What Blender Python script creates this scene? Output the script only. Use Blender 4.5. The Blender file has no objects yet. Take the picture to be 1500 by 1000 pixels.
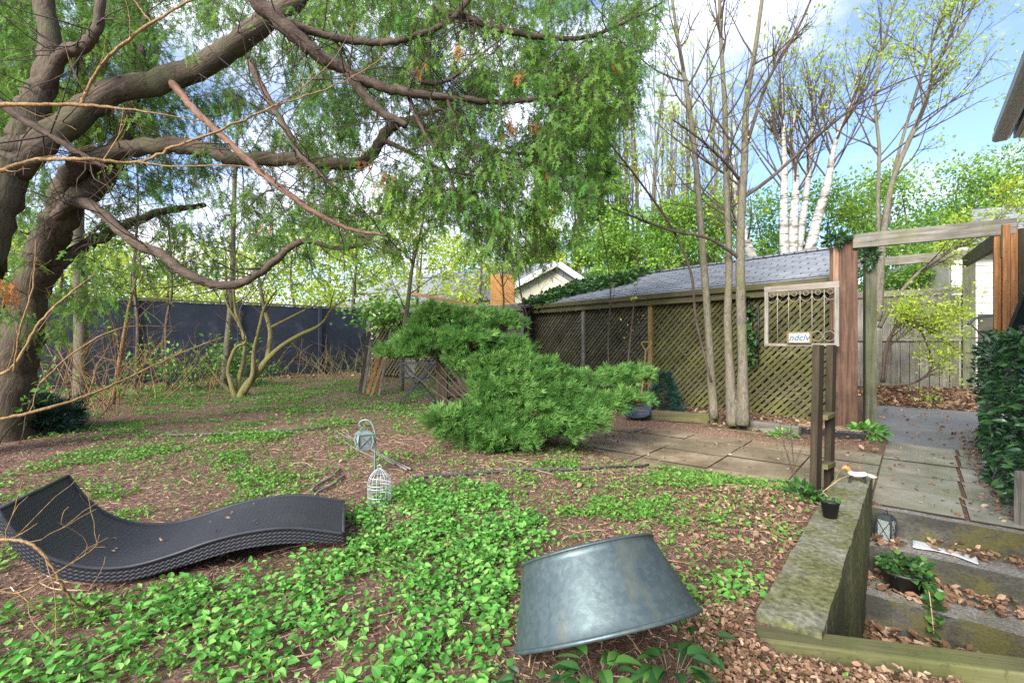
import bpy, math, random
import numpy as np
from mathutils import Vector, Matrix, noise as mnoise

# ------------------------------------------------------------------ camera, world, sun, exposure
S = bpy.context.scene
C = S.collection
H = 1.15                 # eye height above the patio
F = 700.0                # focal length in pixels of a 1500 px wide frame
cam_data = bpy.data.cameras.new("camera")
cam = bpy.data.objects.new("camera", cam_data)
C.objects.link(cam)
cam.location = (0, 0, H)
cam.rotation_euler = (math.radians(90), 0, 0)
cam_data.sensor_width = 36.0
cam_data.lens = 36.0 * F / 1500.0
cam_data.clip_start = 0.05
cam_data.clip_end = 600
S.camera = cam

SUN_EL, SUN_AZ = math.radians(30), math.radians(212)
W = bpy.data.worlds.new("World")
S.world = W
W.use_nodes = True
wn = W.node_tree
wn.nodes.clear()
w_out = wn.nodes.new('ShaderNodeOutputWorld')
w_bg = wn.nodes.new('ShaderNodeBackground')
w_bg.inputs['Strength'].default_value = 0.096
sky = wn.nodes.new('ShaderNodeTexSky')
sky.sky_type = 'NISHITA'
sky.sun_disc = False
sky.sun_elevation = SUN_EL
sky.sun_rotation = SUN_AZ
sky.air_density = 0.85
sky.dust_density = 0.0
sky.ozone_density = 5.0
w_tc = wn.nodes.new('ShaderNodeTexCoord')
w_map = wn.nodes.new('ShaderNodeMapping')
w_map.inputs['Scale'].default_value = (1.0, 1.0, 2.1)
w_map.inputs['Location'].default_value = (0.25, 0.1, 0.15)
w_no = wn.nodes.new('ShaderNodeTexNoise')
w_no.inputs['Scale'].default_value = 2.1
w_no.inputs['Detail'].default_value = 8
w_no.inputs['Roughness'].default_value = 0.55
w_rp = wn.nodes.new('ShaderNodeValToRGB')
w_rp.color_ramp.elements[0].position = 0.42
w_rp.color_ramp.elements[0].color = (.10, .10, .10, 1)
w_rp.color_ramp.elements[1].position = 0.62
w_mix = wn.nodes.new('ShaderNodeMix')
w_mix.data_type = 'RGBA'
w_mix.inputs['B'].default_value = (6.0, 6.1, 6.7, 1)
wl = wn.links
wl.new(w_tc.outputs['Generated'], w_map.inputs['Vector'])
wl.new(w_map.outputs['Vector'], w_no.inputs['Vector'])
wl.new(w_no.outputs['Fac'], w_rp.inputs['Fac'])
wl.new(w_rp.outputs['Color'], w_mix.inputs['Factor'])
wl.new(sky.outputs['Color'], w_mix.inputs['A'])
wl.new(w_mix.outputs['Result'], w_bg.inputs['Color'])
wl.new(w_bg.outputs['Background'], w_out.inputs['Surface'])

sun_d = bpy.data.lights.new("sun", 'SUN')
sun_d.energy = 3.3
sun_d.angle = math.radians(32)
sun_d.color = (1.0, 0.96, 0.9)
sun = bpy.data.objects.new("sun", sun_d)
C.objects.link(sun)
# SUN_AZ measured clockwise from +Y: direction towards the sun
sdir = Vector((math.sin(SUN_AZ) * math.cos(SUN_EL), math.cos(SUN_AZ) * math.cos(SUN_EL), math.sin(SUN_EL)))
sun.rotation_euler = sdir.to_track_quat('Z', 'Y').to_euler()
sun.location = sdir * 30

S.view_settings.view_transform = 'Standard'
S.view_settings.look = 'None'
S.view_settings.exposure = 1.75
S.view_settings.gamma = 1.0
S.cycles.max_bounces = 8
S.cycles.diffuse_bounces = 4
S.cycles.use_denoising = False
S.cycles.use_adaptive_sampling = False

rng = np.random.default_rng(11)
random.seed(11)

# ------------------------------------------------------------------ geometry helpers
def P(px, py, d):
    return Vector(((px - 750) / F * d, d, H + (500 - py) / F * d))

U = Vector((0.643, 0.766, 0)); V = Vector((0.766, -0.643, 0))
O0 = Vector((2.56, 3.38, 0))
def UV(u, v, z=0.0):
    return O0 + U * u + V * v + Vector((0, 0, z))

def sstep(a, b, x):
    t = np.clip((x - a) / (b - a), 0, 1)
    return t * t * (3 - 2 * t)

def wob(x, y):
    return (np.sin(x * 1.7 + y * 0.9) * 0.5 + np.sin(x * 3.1 - y * 2.3 + 1.2) * 0.3 + np.sin(x * 6.3 + y * 5.1 + .4) * 0.2)

def zone(x, y):
    dx = x - O0.x; dy = y - O0.y
    u = U.x * dx + U.y * dy; v = V.x * dx + V.y * dy
    return u, v

def g(x, y):
    """height of the terrain (vectorised)"""
    x = np.asarray(x, float); y = np.asarray(y, float)
    u, v = zone(x, y)
    w = wob(x, y)
    base = 0.12 + 0.012 * np.clip(y - 3, 0, 12) + 0.014 * w
    ue = np.interp(v, [-3.0, -2.64, -1.72, -0.9, -0.446, -0.2, 0.0], [0.75, 0.32, -0.13, 0.02, 0.16, 0.0, 0.0]) + 0.05 * w
    uu = np.interp(v, [-2.9, -2.22, -0.96, -0.5, -0.1, 0.0], [1.7, 1.95, 1.85, 1.9, 2.2, 2.75])
    d1 = np.maximum(ue - u, -2.95 + 0.06 * w - v)
    lawn = 0.022 + (base - 0.022) * sstep(0.0, 0.9, d1)
    lawn = lawn + 0.07 * sstep(-0.4, -1.9, u) * sstep(-1.2, -0.3, v) * (v < 0.1)
    strip = 0.045 + 0.02 * w + 0.05 * sstep(uu, uu + 0.8, u)
    strip = strip + (base - strip) * sstep(-2.6, -3.4, v)
    z = np.where(d1 > 0, lawn, np.where(u < uu, -0.012, strip))
    z = np.where((d1 > 0) & (u > uu) & (v < -2.5), np.maximum(strip, lawn), z)
    # right-hand paved area, hedge bed and stair pit
    right = (v >= 0.0) & (u >= -0.02)
    z = np.where(right, np.where(v < .88, -0.012, -0.03 + 0.01 * w), z)
    pit = (v > -0.13) & (u < -0.02) & (u > -2.46 + 0.5 * (v + 0.17))
    z = np.where(pit, -0.56 + 0.01 * w, z)
    front = (v > -0.13) & (u <= -2.46 + 0.5 * (v + 0.17))
    z = np.where(front, 0.148 + 0.012 * w, z)
    # driveway and the bank behind it
    z = np.where((v > -0.35) & (u > 2.75), -0.08, z)
    z = np.where((v > -0.35) & (u > 6.85), -0.06 + 0.27 * sstep(6.85, 8.4, u) + 0.03 * w, z)
    z = np.where((u > 8.4), np.maximum(z, 0.21), z)
    return z

def gz(x, y):
    return float(g(x, y))

def GP(px, py, it=6):
    """ground point seen at a picture position"""
    z = 0.1
    for _ in range(it):
        d = (H - z) * F / (py - 500)
        X = (px - 750) / F * d
        z = gz(X, d)
    return Vector((X, d, z))

def crom(pts, n):
    """Catmull-Rom through rows (x, y, z, r)"""
    p = np.array(pts, float)
    if len(p) < 3:
        t = np.linspace(0, 1, n + 1)[:, None]
        return p[0] * (1 - t) + p[-1] * t
    q = np.vstack([2 * p[0] - p[1], p, 2 * p[-1] - p[-2]])
    out = []
    for i in range(len(p) - 1):
        a, b, c, d = q[i], q[i + 1], q[i + 2], q[i + 3]
        for k in range(n):
            t = k / n
            out.append(0.5 * (2 * b + (c - a) * t + (2 * a - 5 * b + 4 * c - d) * t * t + (3 * b - a - 3 * c + d) * t ** 3))
    out.append(p[-1])
    return np.array(out)

class MB:
    def __init__(self):
        self.v = []; self.f = []; self.sm = []
    def add(self, vs, fs, smooth=False):
        n = len(self.v)
        self.v.extend([tuple(v) for v in vs])
        self.f.extend([tuple(i + n for i in f) for f in fs])
        self.sm.extend([smooth] * len(fs))
    def box(self, c, hs, ax=None):
        c = Vector(c)
        if ax is None: ax = (Vector((1, 0, 0)), Vector((0, 1, 0)), Vector((0, 0, 1)))
        vs = []
        for sx in (-1, 1):
            for sy in (-1, 1):
                for sz in (-1, 1):
                    vs.append(c + ax[0] * hs[0] * sx + ax[1] * hs[1] * sy + ax[2] * hs[2] * sz)
        self.add(vs, [(0, 1, 3, 2), (4, 6, 7, 5), (0, 4, 5, 1), (2, 3, 7, 6), (0, 2, 6, 4), (1, 5, 7, 3)])
        return self
    def bar(self, a, b, w, h, up=(0, 0, 1)):
        a = Vector(a); b = Vector(b); d = (b - a); L = d.length; d = d / L
        up = Vector(up)
        s = d.cross(up)
        if s.length < 1e-4: s = d.cross(Vector((0, 1, 0)))
        s.normalize(); t = s.cross(d)
        return self.box((a + b) / 2, (L / 2, w / 2, h / 2), (d, s, t))
    def tube(self, rows, seg=6, cap=True, jitter=0.0):
        rows = np.asarray(rows, float)
        p = rows[:, :3]; r = rows[:, 3]
        n = len(p)
        tan = np.gradient(p, axis=0)
        tan /= np.linalg.norm(tan, axis=1)[:, None] + 1e-9
        ref = np.array([0, 0, 1.0]) if abs(tan[0, 2]) < 0.9 else np.array([1.0, 0, 0])
        a = np.cross(tan[0], ref); a /= np.linalg.norm(a)
        ang = np.arange(seg) * 2 * math.pi / seg
        ca, sa = np.cos(ang), np.sin(ang)
        vs = []
        for i in range(n):
            a = a - tan[i] * np.dot(a, tan[i]); a /= np.linalg.norm(a) + 1e-9
            b = np.cross(tan[i], a)
            rr = r[i]
            if jitter:
                rr = r[i] * (1 + jitter * np.sin(ang * 3 + i * .35 + p[0, 0]) * 0.6 + jitter * (rng.random(seg) - .5))
            ring = p[i] + (np.outer(ca * rr, a) + np.outer(sa * rr, b))
            vs.extend(map(tuple, ring))
        fs = []
        for i in range(n - 1):
            for k in range(seg):
                k2 = (k + 1) % seg
                fs.append((i * seg + k, i * seg + k2, (i + 1) * seg + k2, (i + 1) * seg + k))
        if cap and seg > 2:
            fs.append(tuple(range(seg - 1, -1, -1)))
            fs.append(tuple((n - 1) * seg + k for k in range(seg)))
        self.add(vs, fs, True)
        return self
    def rod(self, pts, r, seg=8, n=1):
        rows = [(p[0], p[1], p[2], r) for p in pts]
        if n > 1: rows = crom(rows, n)
        return self.tube(rows, seg)
    def lathe(self, prof, seg=24, M=None, cap0=True, cap1=True):
        M = M or Matrix()
        vs = []
        for r, z in prof:
            for k in range(seg):
                a = 2 * math.pi * k / seg
                vs.append(M @ Vector((r * math.cos(a), r * math.sin(a), z)))
        fs = []
        for i in range(len(prof) - 1):
            for k in range(seg):
                k2 = (k + 1) % seg
                fs.append((i * seg + k, i * seg + k2, (i + 1) * seg + k2, (i + 1) * seg + k))
        if cap0: fs.append(tuple(range(seg - 1, -1, -1)))
        if cap1: fs.append(tuple((len(prof) - 1) * seg + k for k in range(seg)))
        self.add(vs, fs, True)
        return self
    def prism(self, poly, axis):
        """extrude a polygon of 3D points along axis"""
        axis = Vector(axis); n = len(poly)
        a = [Vector(p) for p in poly]; b = [p + axis for p in a]
        fs = [tuple(range(n - 1, -1, -1)), tuple(range(n, 2 * n))]
        for i in range(n):
            j = (i + 1) % n
            fs.append((i, j, n + j, n + i))
        self.add(a + b, fs)
        return self

EMPTY_M = {}
def link(o, parent=None):
    C.objects.link(o)
    if parent is not None:
        o.parent = parent
        o.matrix_parent_inverse = EMPTY_M[parent.name].inverted()
    EMPTY_M[o.name] = Matrix.LocRotScale(o.location, o.rotation_euler, o.scale)
    return o

def tag(o, label=None, cat=None, group=None, kind=None):
    if label: o['label'] = label
    if cat: o['category'] = cat
    if group: o['group'] = group
    if kind: o['kind'] = kind
    return o

def empty(name, loc, label, cat, group=None):
    o = bpy.data.objects.new(name, None)
    o.empty_display_size = 0.1
    o.location = loc
    link(o)
    return tag(o, label, cat, group)

def obj(name, mb, material, parent=None, origin=None, bevel=0.0, axes=None):
    """link an MB as ONE mesh object; origin/axes give its local frame (for grain textures)"""
    v = np.array(mb.v, float)
    if origin is None:
        origin = v.mean(axis=0)
        origin[2] = v[:, 2].min()
    origin = np.array(origin, float)
    v = v - origin
    rot = None
    if axes is not None:
        A = np.array([list(a) for a in axes], float)      # rows: local x, y, z in world
        v = v @ A.T
        rot = Matrix([[A[j][i] for j in range(3)] for i in range(3)])
    me = bpy.data.meshes.new(name)
    me.from_pydata(v.tolist(), [], mb.f)
    me.polygons.foreach_set('use_smooth', mb.sm)
    me.materials.append(material)
    me.update()
    o = bpy.data.objects.new(name, me)
    o.location = origin
    if rot is not None: o.rotation_euler = rot.to_euler()
    link(o, parent)
    if bevel:
        b = o.modifiers.new('bevel', 'BEVEL'); b.width = bevel; b.segments = 2; b.limit_method = 'ANGLE'
    return o

def fast_mesh(name, parts, material, parent=None, origin=None, smooth=False):
    """parts: list of (template verts, template faces, R (N,3,3), T (N,3), rnd (N,)) joined into one mesh"""
    VS, LS, LT, RN = [], [], [], []
    off = 0
    for tv, tf, R, T, rn in parts:
        if len(T) == 0: continue
        tv = np.asarray(tv, float)
        vs = np.einsum('nij,kj->nki', R, tv) + T[:, None, :]
        N, K = vs.shape[:2]
        VS.append(vs.reshape(-1, 3))
        RN.append(np.repeat(rn, K))
        flat = np.concatenate([np.array(f) for f in tf])
        lens = np.array([len(f) for f in tf])
        LS.append((flat[None, :] + (np.arange(N) * K)[:, None]).reshape(-1) + off)
        LT.append(np.tile(lens, N))
        off += N * K
    if not VS: return None
    vs = np.concatenate(VS); ls = np.concatenate(LS); lt = np.concatenate(LT); rn = np.concatenate(RN)
    if origin is None:
        origin = vs.mean(axis=0); origin[2] = vs[:, 2].min()
    origin = np.array(origin, float)
    me = bpy.data.meshes.new(name)
    me.vertices.add(len(vs)); me.vertices.foreach_set('co', (vs - origin).ravel().astype(np.float32))
    me.loops.add(len(ls)); me.loops.foreach_set('vertex_index', ls.astype(np.int32))
    me.polygons.add(len(lt))
    me.polygons.foreach_set('loop_start', np.concatenate([[0], np.cumsum(lt)[:-1]]).astype(np.int32))
    at = me.attributes.new('rnd', 'FLOAT', 'POINT'); at.data.foreach_set('value', rn.astype(np.float32))
    me.materials.append(material)
    me.update(calc_edges=True)
    me.polygons.foreach_set('use_smooth', [smooth] * len(lt))
    o = bpy.data.objects.new(name, me)
    o.location = origin
    return link(o, parent)

def frames(fwd, roll=None, up=(0, 0, 1)):
    """rotation matrices whose local +y is fwd, local +z close to up"""
    f = fwd / (np.linalg.norm(fwd, axis=1)[:, None] + 1e-9)
    up = np.broadcast_to(np.array(up, float), f.shape)
    x = np.cross(f, up); bad = np.linalg.norm(x, axis=1) < 1e-3
    x[bad] = [1, 0, 0]
    x /= np.linalg.norm(x, axis=1)[:, None]
    z = np.cross(x, f)
    if roll is not None:
        c, s = np.cos(roll)[:, None], np.sin(roll)[:, None]
        x, z = x * c + z * s, z * c - x * s
    return np.stack([x, f, z], axis=2)

def rand_dirs(n, zlo=-1, zhi=1):
    z = rng.uniform(zlo, zhi, n); a = rng.uniform(0, 2 * math.pi, n)
    r = np.sqrt(1 - z * z)
    return np.stack([r * np.cos(a), r * np.sin(a), z], 1)

# leaf templates, +y is the tip direction, unit length
def ovate(w=0.62, fold=0.12, droop=0.25, n=4):
    vs, fs = [], []
    for i in range(n + 1):
        t = i / n
        hw = w / 2 * (math.sin(math.pi * min(1, t ** 0.72)) ** 0.85) if 0 < t < 1 else 0.0
        zc = -droop * t * t
        vs += [(-hw, t, zc + fold * hw * 2), (0, t, zc), (hw, t, zc + fold * hw * 2)]
    for i in range(n):
        a = i * 3; b = a + 3
        fs += [(a, a + 1, b + 1, b), (a + 1, a + 2, b + 2, b + 1)]
    return vs, fs
LEAF_O = ovate()
LEAF_S = ([(0, 0, 0), (-.3, .45, .06), (0, 1, -.1), (.3, .45, .06)], [(0, 3, 2), (0, 2, 1)])
LEAF_L = ovate(0.42, 0.2, 0.15, 3)
DEAD = ([(-.05, 0, 0), (.05, 0, 0), (-.28, .35, .12), (0, .4, .0), (.3, .33, .16), (-.25, .72, .02), (.02, .7, .1), (.22, .7, .2), (0, 1.0, .22)],
        [(0, 1, 3), (0, 3, 2), (1, 4, 3), (2, 3, 6, 5), (3, 4, 7, 6), (5, 6, 8), (6, 7, 8)])
CHIP = ([(-.06, 0, 0), (.06, 0, 0), (.05, 1, .02), (-.05, 1, .05)], [(0, 1, 2, 3)])
def frond(npairs=7):
    vs, fs = [], []
    def quad(a, b, w):
        a = np.array(a, float); b = np.array(b, float); d = b - a; s = np.array([-d[1], d[0], 0]); s /= np.linalg.norm(s) + 1e-9
        n = len(vs); m = (a * .45 + b * .55)
        vs.extend([tuple(a), tuple(m + s * w), tuple(b), tuple(m - s * w)]); fs.append((n, n + 3, n + 2, n + 1))
    quad((0, 0, 0), (0, 1.0, -.12), .022)
    for i in range(npairs):
        t = .12 + .8 * i / npairs
        L = .36 * (1 - .65 * t) * (0.7 + .3 * math.sin(i * 2.3 + 1))
        for s in (-1, 1):
            a = (0, t, -.1 * t); b = (s * L * .72, t + L * .75, -.1 * t - .03 * s - .05)
            quad(a, b, .03)
            m = [a[k] * .5 + b[k] * .5 for k in range(3)]
            quad(m, (m[0] + s * L * .12, m[1] + L * .42, m[2] + .02), .02)
            if i < 4: quad(m, (m[0] + s * L * .4, m[1] + L * .08, m[2] - .02), .018)
    return vs, fs
FROND = frond()
def tuft(n=11, spread=0.75, seed=3, lo=.55):
    r = random.Random(seed); vs, fs = [], []
    for i in range(n):
        a = r.uniform(-spread, spread); e = r.uniform(-.5, .5); st = r.uniform(0, .35)
        d = np.array([math.sin(a), math.cos(a), math.sin(e) * .7]); L = r.uniform(lo, 1) * (1 - st * .5)
        b = np.array([0, st, 0]); tip = b + d * L
        s = np.cross(d, [0, 0, 1]); s = s / np.linalg.norm(s) * .028 + np.array([0, 0, r.uniform(-.02, .02)])
        k = len(vs); m = b * .5 + tip * .5
        vs.extend([tuple(b), tuple(m + s), tuple(tip), tuple(m - s)]); fs.append((k, k + 3, k + 2, k + 1))
    return vs, fs
TUFTS = [tuft(12, .7, 3), tuft(12, .6, 8), tuft(10, .9, 21)]

# ------------------------------------------------------------------ material helpers
def newmat(name):
    m = bpy.data.materials.new(name); m.use_nodes = True
    nt = m.node_tree
    return m, nt, nt.nodes['Principled BSDF'], nt.nodes['Material Output']
def tcoord(nt, kind='Object', scale=(1, 1, 1)):
    t = nt.nodes.new('ShaderNodeTexCoord'); mp = nt.nodes.new('ShaderNodeMapping')
    mp.inputs['Scale'].default_value = scale
    nt.links.new(t.outputs[kind], mp.inputs['Vector'])
    return mp.outputs['Vector']
def nnoise(nt, vec, scale, detail=6, rough=.6, dist=0.0):
    n = nt.nodes.new('ShaderNodeTexNoise')
    n.inputs['Scale'].default_value = scale; n.inputs['Detail'].default_value = detail
    n.inputs['Roughness'].default_value = rough; n.inputs['Distortion'].default_value = dist
    nt.links.new(vec, n.inputs['Vector'])
    return n.outputs['Fac']
def ramp(nt, fac, stops):
    r = nt.nodes.new('ShaderNodeValToRGB'); e = r.color_ramp.elements
    while len(e) < len(stops): e.new(0.5)
    for k, (p, c) in enumerate(stops):
        e[k].position = p
        e[k].color = (c[0], c[1], c[2], 1) if hasattr(c, '__len__') else (c, c, c, 1)
    nt.links.new(fac, r.inputs['Fac'])
    return r.outputs['Color']
def mixc(nt, fac, a, b, mode='MIX'):
    m = nt.nodes.new('ShaderNodeMix'); m.data_type = 'RGBA'; m.blend_type = mode
    for sock, val in (('Factor', fac), ('A', a), ('B', b)):
        if isinstance(val, (int, float)): m.inputs[sock].default_value = val
        elif isinstance(val, tuple): m.inputs[sock].default_value = (*val, 1)
        else: nt.links.new(val, m.inputs[sock])
    return m.outputs['Result']
def math_(nt, op, a, b):
    m = nt.nodes.new('ShaderNodeMath'); m.operation = op
    for i, val in enumerate((a, b)):
        if isinstance(val, (int, float)): m.inputs[i].default_value = val
        else: nt.links.new(val, m.inputs[i])
    return m.outputs[0]
def bump(nt, bsdf, h, strength=.5, dist=.01):
    b = nt.nodes.new('ShaderNodeBump')
    b.inputs['Strength'].default_value = strength; b.inputs['Distance'].default_value = dist
    nt.links.new(h, b.inputs['Height']); nt.links.new(b.outputs['Normal'], bsdf.inputs['Normal'])
def rnd_attr(nt):
    a = nt.nodes.new('ShaderNodeAttribute'); a.attribute_name = 'rnd'
    return a.outputs['Fac']

def leaf_mat(name, stops, rough=.5, trans=.3, tcol=None, spec=.35, nscale=9):
    m, nt, b, out = newmat(name)
    n = nnoise(nt, tcoord(nt), nscale, 3)
    fac = math_(nt, 'ADD', math_(nt, 'MULTIPLY', rnd_attr(nt), .75), math_(nt, 'MULTIPLY', n, .3))
    col = ramp(nt, fac, stops)
    nt.links.new(col, b.inputs['Base Color'])
    b.inputs['Roughness'].default_value = rough
    b.inputs['Specular IOR Level'].default_value = spec
    if trans:
        tr = nt.nodes.new('ShaderNodeBsdfTranslucent')
        nt.links.new(mixc(nt, .5, col, tcol or stops[-1][1]), tr.inputs['Color'])
        mx = nt.nodes.new('ShaderNodeMixShader'); mx.inputs[0].default_value = trans
        nt.links.new(b.outputs[0], mx.inputs[1]); nt.links.new(tr.outputs[0], mx.inputs[2])
        nt.links.new(mx.outputs[0], out.inputs['Surface'])
    return m

def wood_mat(name, dark, light, moss=None, moss_amt=.5, axis=2, rough=.8, scale=1.0):
    m, nt, b, out = newmat(name)
    sc = [22 * scale] * 3; sc[axis] = 1.3 * scale
    v = tcoord(nt, 'Object', tuple(sc))
    n1 = nnoise(nt, v, 1.6, 8, .65, .8)
    n2 = nnoise(nt, tcoord(nt), 3.2, 5, .6)
    col = ramp(nt, n1, [(.28, dark), (.5, tuple((a + c) / 2 for a, c in zip(dark, light))), (.72, light)])
    if moss:
        mk = ramp(nt, n2, [(moss_amt - .12, 0.0), (moss_amt + .16, 1.0)])
        col = mixc(nt, math_(nt, 'MULTIPLY', mk, .85), col, moss)
    isl = nt.nodes.new('ShaderNodeNewGeometry').outputs['Random Per Island']
    col = mixc(nt, math_(nt, 'MULTIPLY', isl, .45), col, tuple(c * .6 for c in dark))
    n4 = nnoise(nt, tcoord(nt, 'Object', (38, 38, 38)), 1.0, 3, .7)
    col = mixc(nt, ramp(nt, n4, [(.58, 0.0), (.72, .5)]), col, tuple(c * .5 for c in dark))
    n3 = nnoise(nt, tcoord(nt, 'Object', (2, 2, 2)), 1.3, 4)
    col = mixc(nt, ramp(nt, n3, [(.35, .45), (.65, 0.0)]), col, tuple(c * .45 for c in dark))
    nt.links.new(col, b.inputs['Base Color'])
    b.inputs['Roughness'].default_value = rough
    b.inputs['Specular IOR Level'].default_value = .25
    bump(nt, b, n1, .55, .012)
    return m

def bark_mat(name, dark, light, moss=None, moss_amt=.58, sx=26, sz=4, strength=.8):
    m, nt, b, out = newmat(name)
    n1 = nnoise(nt, tcoord(nt, 'Object', (sx, sx, sz)), 1.0, 8, .7, 1.2)
    n2 = nnoise(nt, tcoord(nt), 2.1, 5)
    col = ramp(nt, n1, [(.3, dark), (.55, light), (.8, tuple(min(1, c * 1.5) for c in light))])
    if moss:
        col = mixc(nt, ramp(nt, n2, [(moss_amt - .1, 0.0), (moss_amt + .12, .8)]), col, moss)
    nt.links.new(col, b.inputs['Base Color'])
    b.inputs['Roughness'].default_value = .9
    b.inputs['Specular IOR Level'].default_value = .15
    bump(nt, b, n1, strength, .02)
    return m

def plain_mat(name, col, rough=.5, metal=0.0, var=.25, nscale=20, bmp=0.0, spec=.5):
    m, nt, b, out = newmat(name)
    n = nnoise(nt, tcoord(nt), nscale, 5)
    c = ramp(nt, n, [(.3, tuple(x * (1 - var) for x in col)), (.7, tuple(min(1, x * (1 + var)) for x in col))])
    nt.links.new(c, b.inputs['Base Color'])
    b.inputs['Roughness'].default_value = rough; b.inputs['Metallic'].default_value = metal
    b.inputs['Specular IOR Level'].default_value = spec
    if bmp: bump(nt, b, n, bmp, .005)
    return m

M = {}
# ------------------------------------------------------------------ ground, paving, driveway
def m_ground():
    m, nt, b, out = newmat('soil and mulch')
    v = tcoord(nt)
    n1 = nnoise(nt, v, 60, 8, .75)
    n2 = nnoise(nt, v, 1.1, 6, .6)
    n3 = nnoise(nt, tcoord(nt, 'Object', (170, 60, 60)), 1, 4, .7, 2.0)
    col = ramp(nt, n1, [(.28, (.045, .027, .02)), (.45, (.155, .094, .067)), (.6, (.275, .178, .13)), (.78, (.41, .30, .225))])
    col = mixc(nt, ramp(nt, n3, [(.55, 0.0), (.75, .6)]), col, (.24, .13, .085))
    col = mixc(nt, ramp(nt, n2, [(.5, 0.0), (.68, .4)]), col, (.085, .115, .03))
    nt.links.new(col, b.inputs['Base Color'])
    b.inputs['Roughness'].default_value = .95; b.inputs['Specular IOR Level'].default_value = .15
    bump(nt, b, n1, .9, .03)
    return m
M['ground'] = m_ground()

def axis_coords(lo, hi, flo, fhi, fine):
    a = list(np.arange(flo, fhi, fine))
    s = fine
    x = flo
    while x > lo:
        s *= 1.16; x -= s; a.insert(0, x)
    s = fine; x = a[-1]
    while x < hi:
        s *= 1.16; x += s; a.append(x)
    return np.array(a)
gx = axis_coords(-120, 120, -4.5, 6.0, .045)
gy = axis_coords(-12, 160, 0.6, 8.0, .045)
GX, GY = np.meshgrid(gx, gy)
GZ = g(GX, GY) + .006 * np.sin(GX * 31 + 3 * np.sin(GY * 13)) * np.sin(GY * 27) * (GX > -5) * (GX < 7) * (GY < 9) * np.where(np.abs(g(GX, GY) + .012) < 1e-6, .3, 1)
nx, ny = len(gx), len(gy)
gv = np.stack([GX.ravel(), GY.ravel(), GZ.ravel()], 1)
ii, jj = np.meshgrid(np.arange(nx - 1), np.arange(ny - 1))
a = (jj * nx + ii).ravel()
gf = np.stack([a, a + 1, a + nx + 1, a + nx], 1)
me = bpy.data.meshes.new('ground')
me.vertices.add(len(gv)); me.vertices.foreach_set('co', gv.ravel().astype(np.float32))
me.loops.add(gf.size); me.loops.foreach_set('vertex_index', gf.ravel().astype(np.int32))
me.polygons.add(len(gf)); me.polygons.foreach_set('loop_start', (np.arange(len(gf)) * 4).astype(np.int32))
me.update(calc_edges=True)
me.polygons.foreach_set('use_smooth', [True] * len(gf))
me.materials.append(M['ground'])
ground = bpy.data.objects.new('ground', me); link(ground); tag(ground, kind='structure')

def sepz(nt):
    ge = nt.nodes.new('ShaderNodeNewGeometry'); sz = nt.nodes.new('ShaderNodeSeparateXYZ')
    nt.links.new(ge.outputs['True Normal'], sz.inputs[0])
    return sz.outputs['Z']
def m_slab():
    m, nt, b, out = newmat('wet paving slab')
    v = tcoord(nt)
    n1 = nnoise(nt, v, 2.2, 7, .62)
    n2 = nnoise(nt, v, 55, 4, .6)
    geo = nt.nodes.new('ShaderNodeNewGeometry')
    per = geo.outputs['Random Per Island']
    col = ramp(nt, n1, [(.3, (.15, .148, .115)), (.5, (.28, .272, .22)), (.68, (.42, .405, .34))])
    brown = ramp(nt, n1, [(.3, (.12, .088, .05)), (.55, (.28, .21, .125)), (.75, (.42, .345, .24))])
    sx = nt.nodes.new('ShaderNodeSeparateXYZ'); nt.links.new(v, sx.inputs[0])
    col = mixc(nt, ramp(nt, math_(nt, 'ADD', math_(nt, 'MULTIPLY', sx.outputs['X'], -.55), math_(nt, 'MULTIPLY', n1, .9)), [(.25, 0.0), (.75, 1.0)]), col, brown)
    col = mixc(nt, math_(nt, 'MULTIPLY', per, .35), col, (.09, .085, .06))
    n3 = nnoise(nt, v, 6, 6, .7)
    col = mixc(nt, ramp(nt, n3, [(.6, 0.0), (.72, .6)]), col, (.05, .075, .02))
    col = mixc(nt, .12, col, ramp(nt, n2, [(.3, .02), (.7, .35)]))
    edge = ramp(nt, math_(nt, 'MULTIPLY', 1.0, sepz(nt)), [(.85, 1.0), (.95, 0.0)])
    col = mixc(nt, edge, col, (.035, .028, .018))
    nt.links.new(col, b.inputs['Base Color'])
    r = ramp(nt, n1, [(.42, .14), (.66, .5)])
    nt.links.new(r, b.inputs['Roughness'])
    geo2 = nt.nodes.new('ShaderNodeNewGeometry'); sp2 = nt.nodes.new('ShaderNodeSeparateXYZ')
    nt.links.new(geo2.outputs['True Normal'], sp2.inputs[0])
    nt.links.new(ramp(nt, sp2.outputs['Z'], [(.85, 0.0), (.95, .5)]), b.inputs['Specular IOR Level'])
    bump(nt, b, n2, .25, .004)
    return m
M['slab'] = m_slab()
def u_slab(mb, u0, u1, v0, v1, gap=.011, gv=.006):
    z = random.uniform(-.001, .006)
    t = [random.uniform(-.003, .003) for _ in range(4)]
    c = [UV(u0 + gap, v0 + gv, z + t[0]), UV(u0 + gap, v1 - gv, z + t[1]), UV(u1 - gap, v1 - gv, z + t[2]), UV(u1 - gap, v0 + gv, z + t[3])]
    lo = [p - Vector((0, 0, .06)) for p in c]
    mb.add(lo + c, [(4, 5, 6, 7), (0, 1, 5, 4), (1, 2, 6, 5), (2, 3, 7, 6), (3, 0, 4, 7)])
mb = MB()
# right-hand walk
us = [0.012, .58, 1.14, 1.72, 2.32, 2.72]
for i in range(len(us) - 1):
    u_slab(mb, us[i], us[i + 1], -.02, .475 + .02 * i)
    u_slab(mb, us[i], us[i + 1], .49 + .02 * i, .92 + .04 * (i % 2))
u_slab(mb, .012, .42, .98, 1.7); u_slab(mb, .012, .42, 1.72, 2.6)
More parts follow.
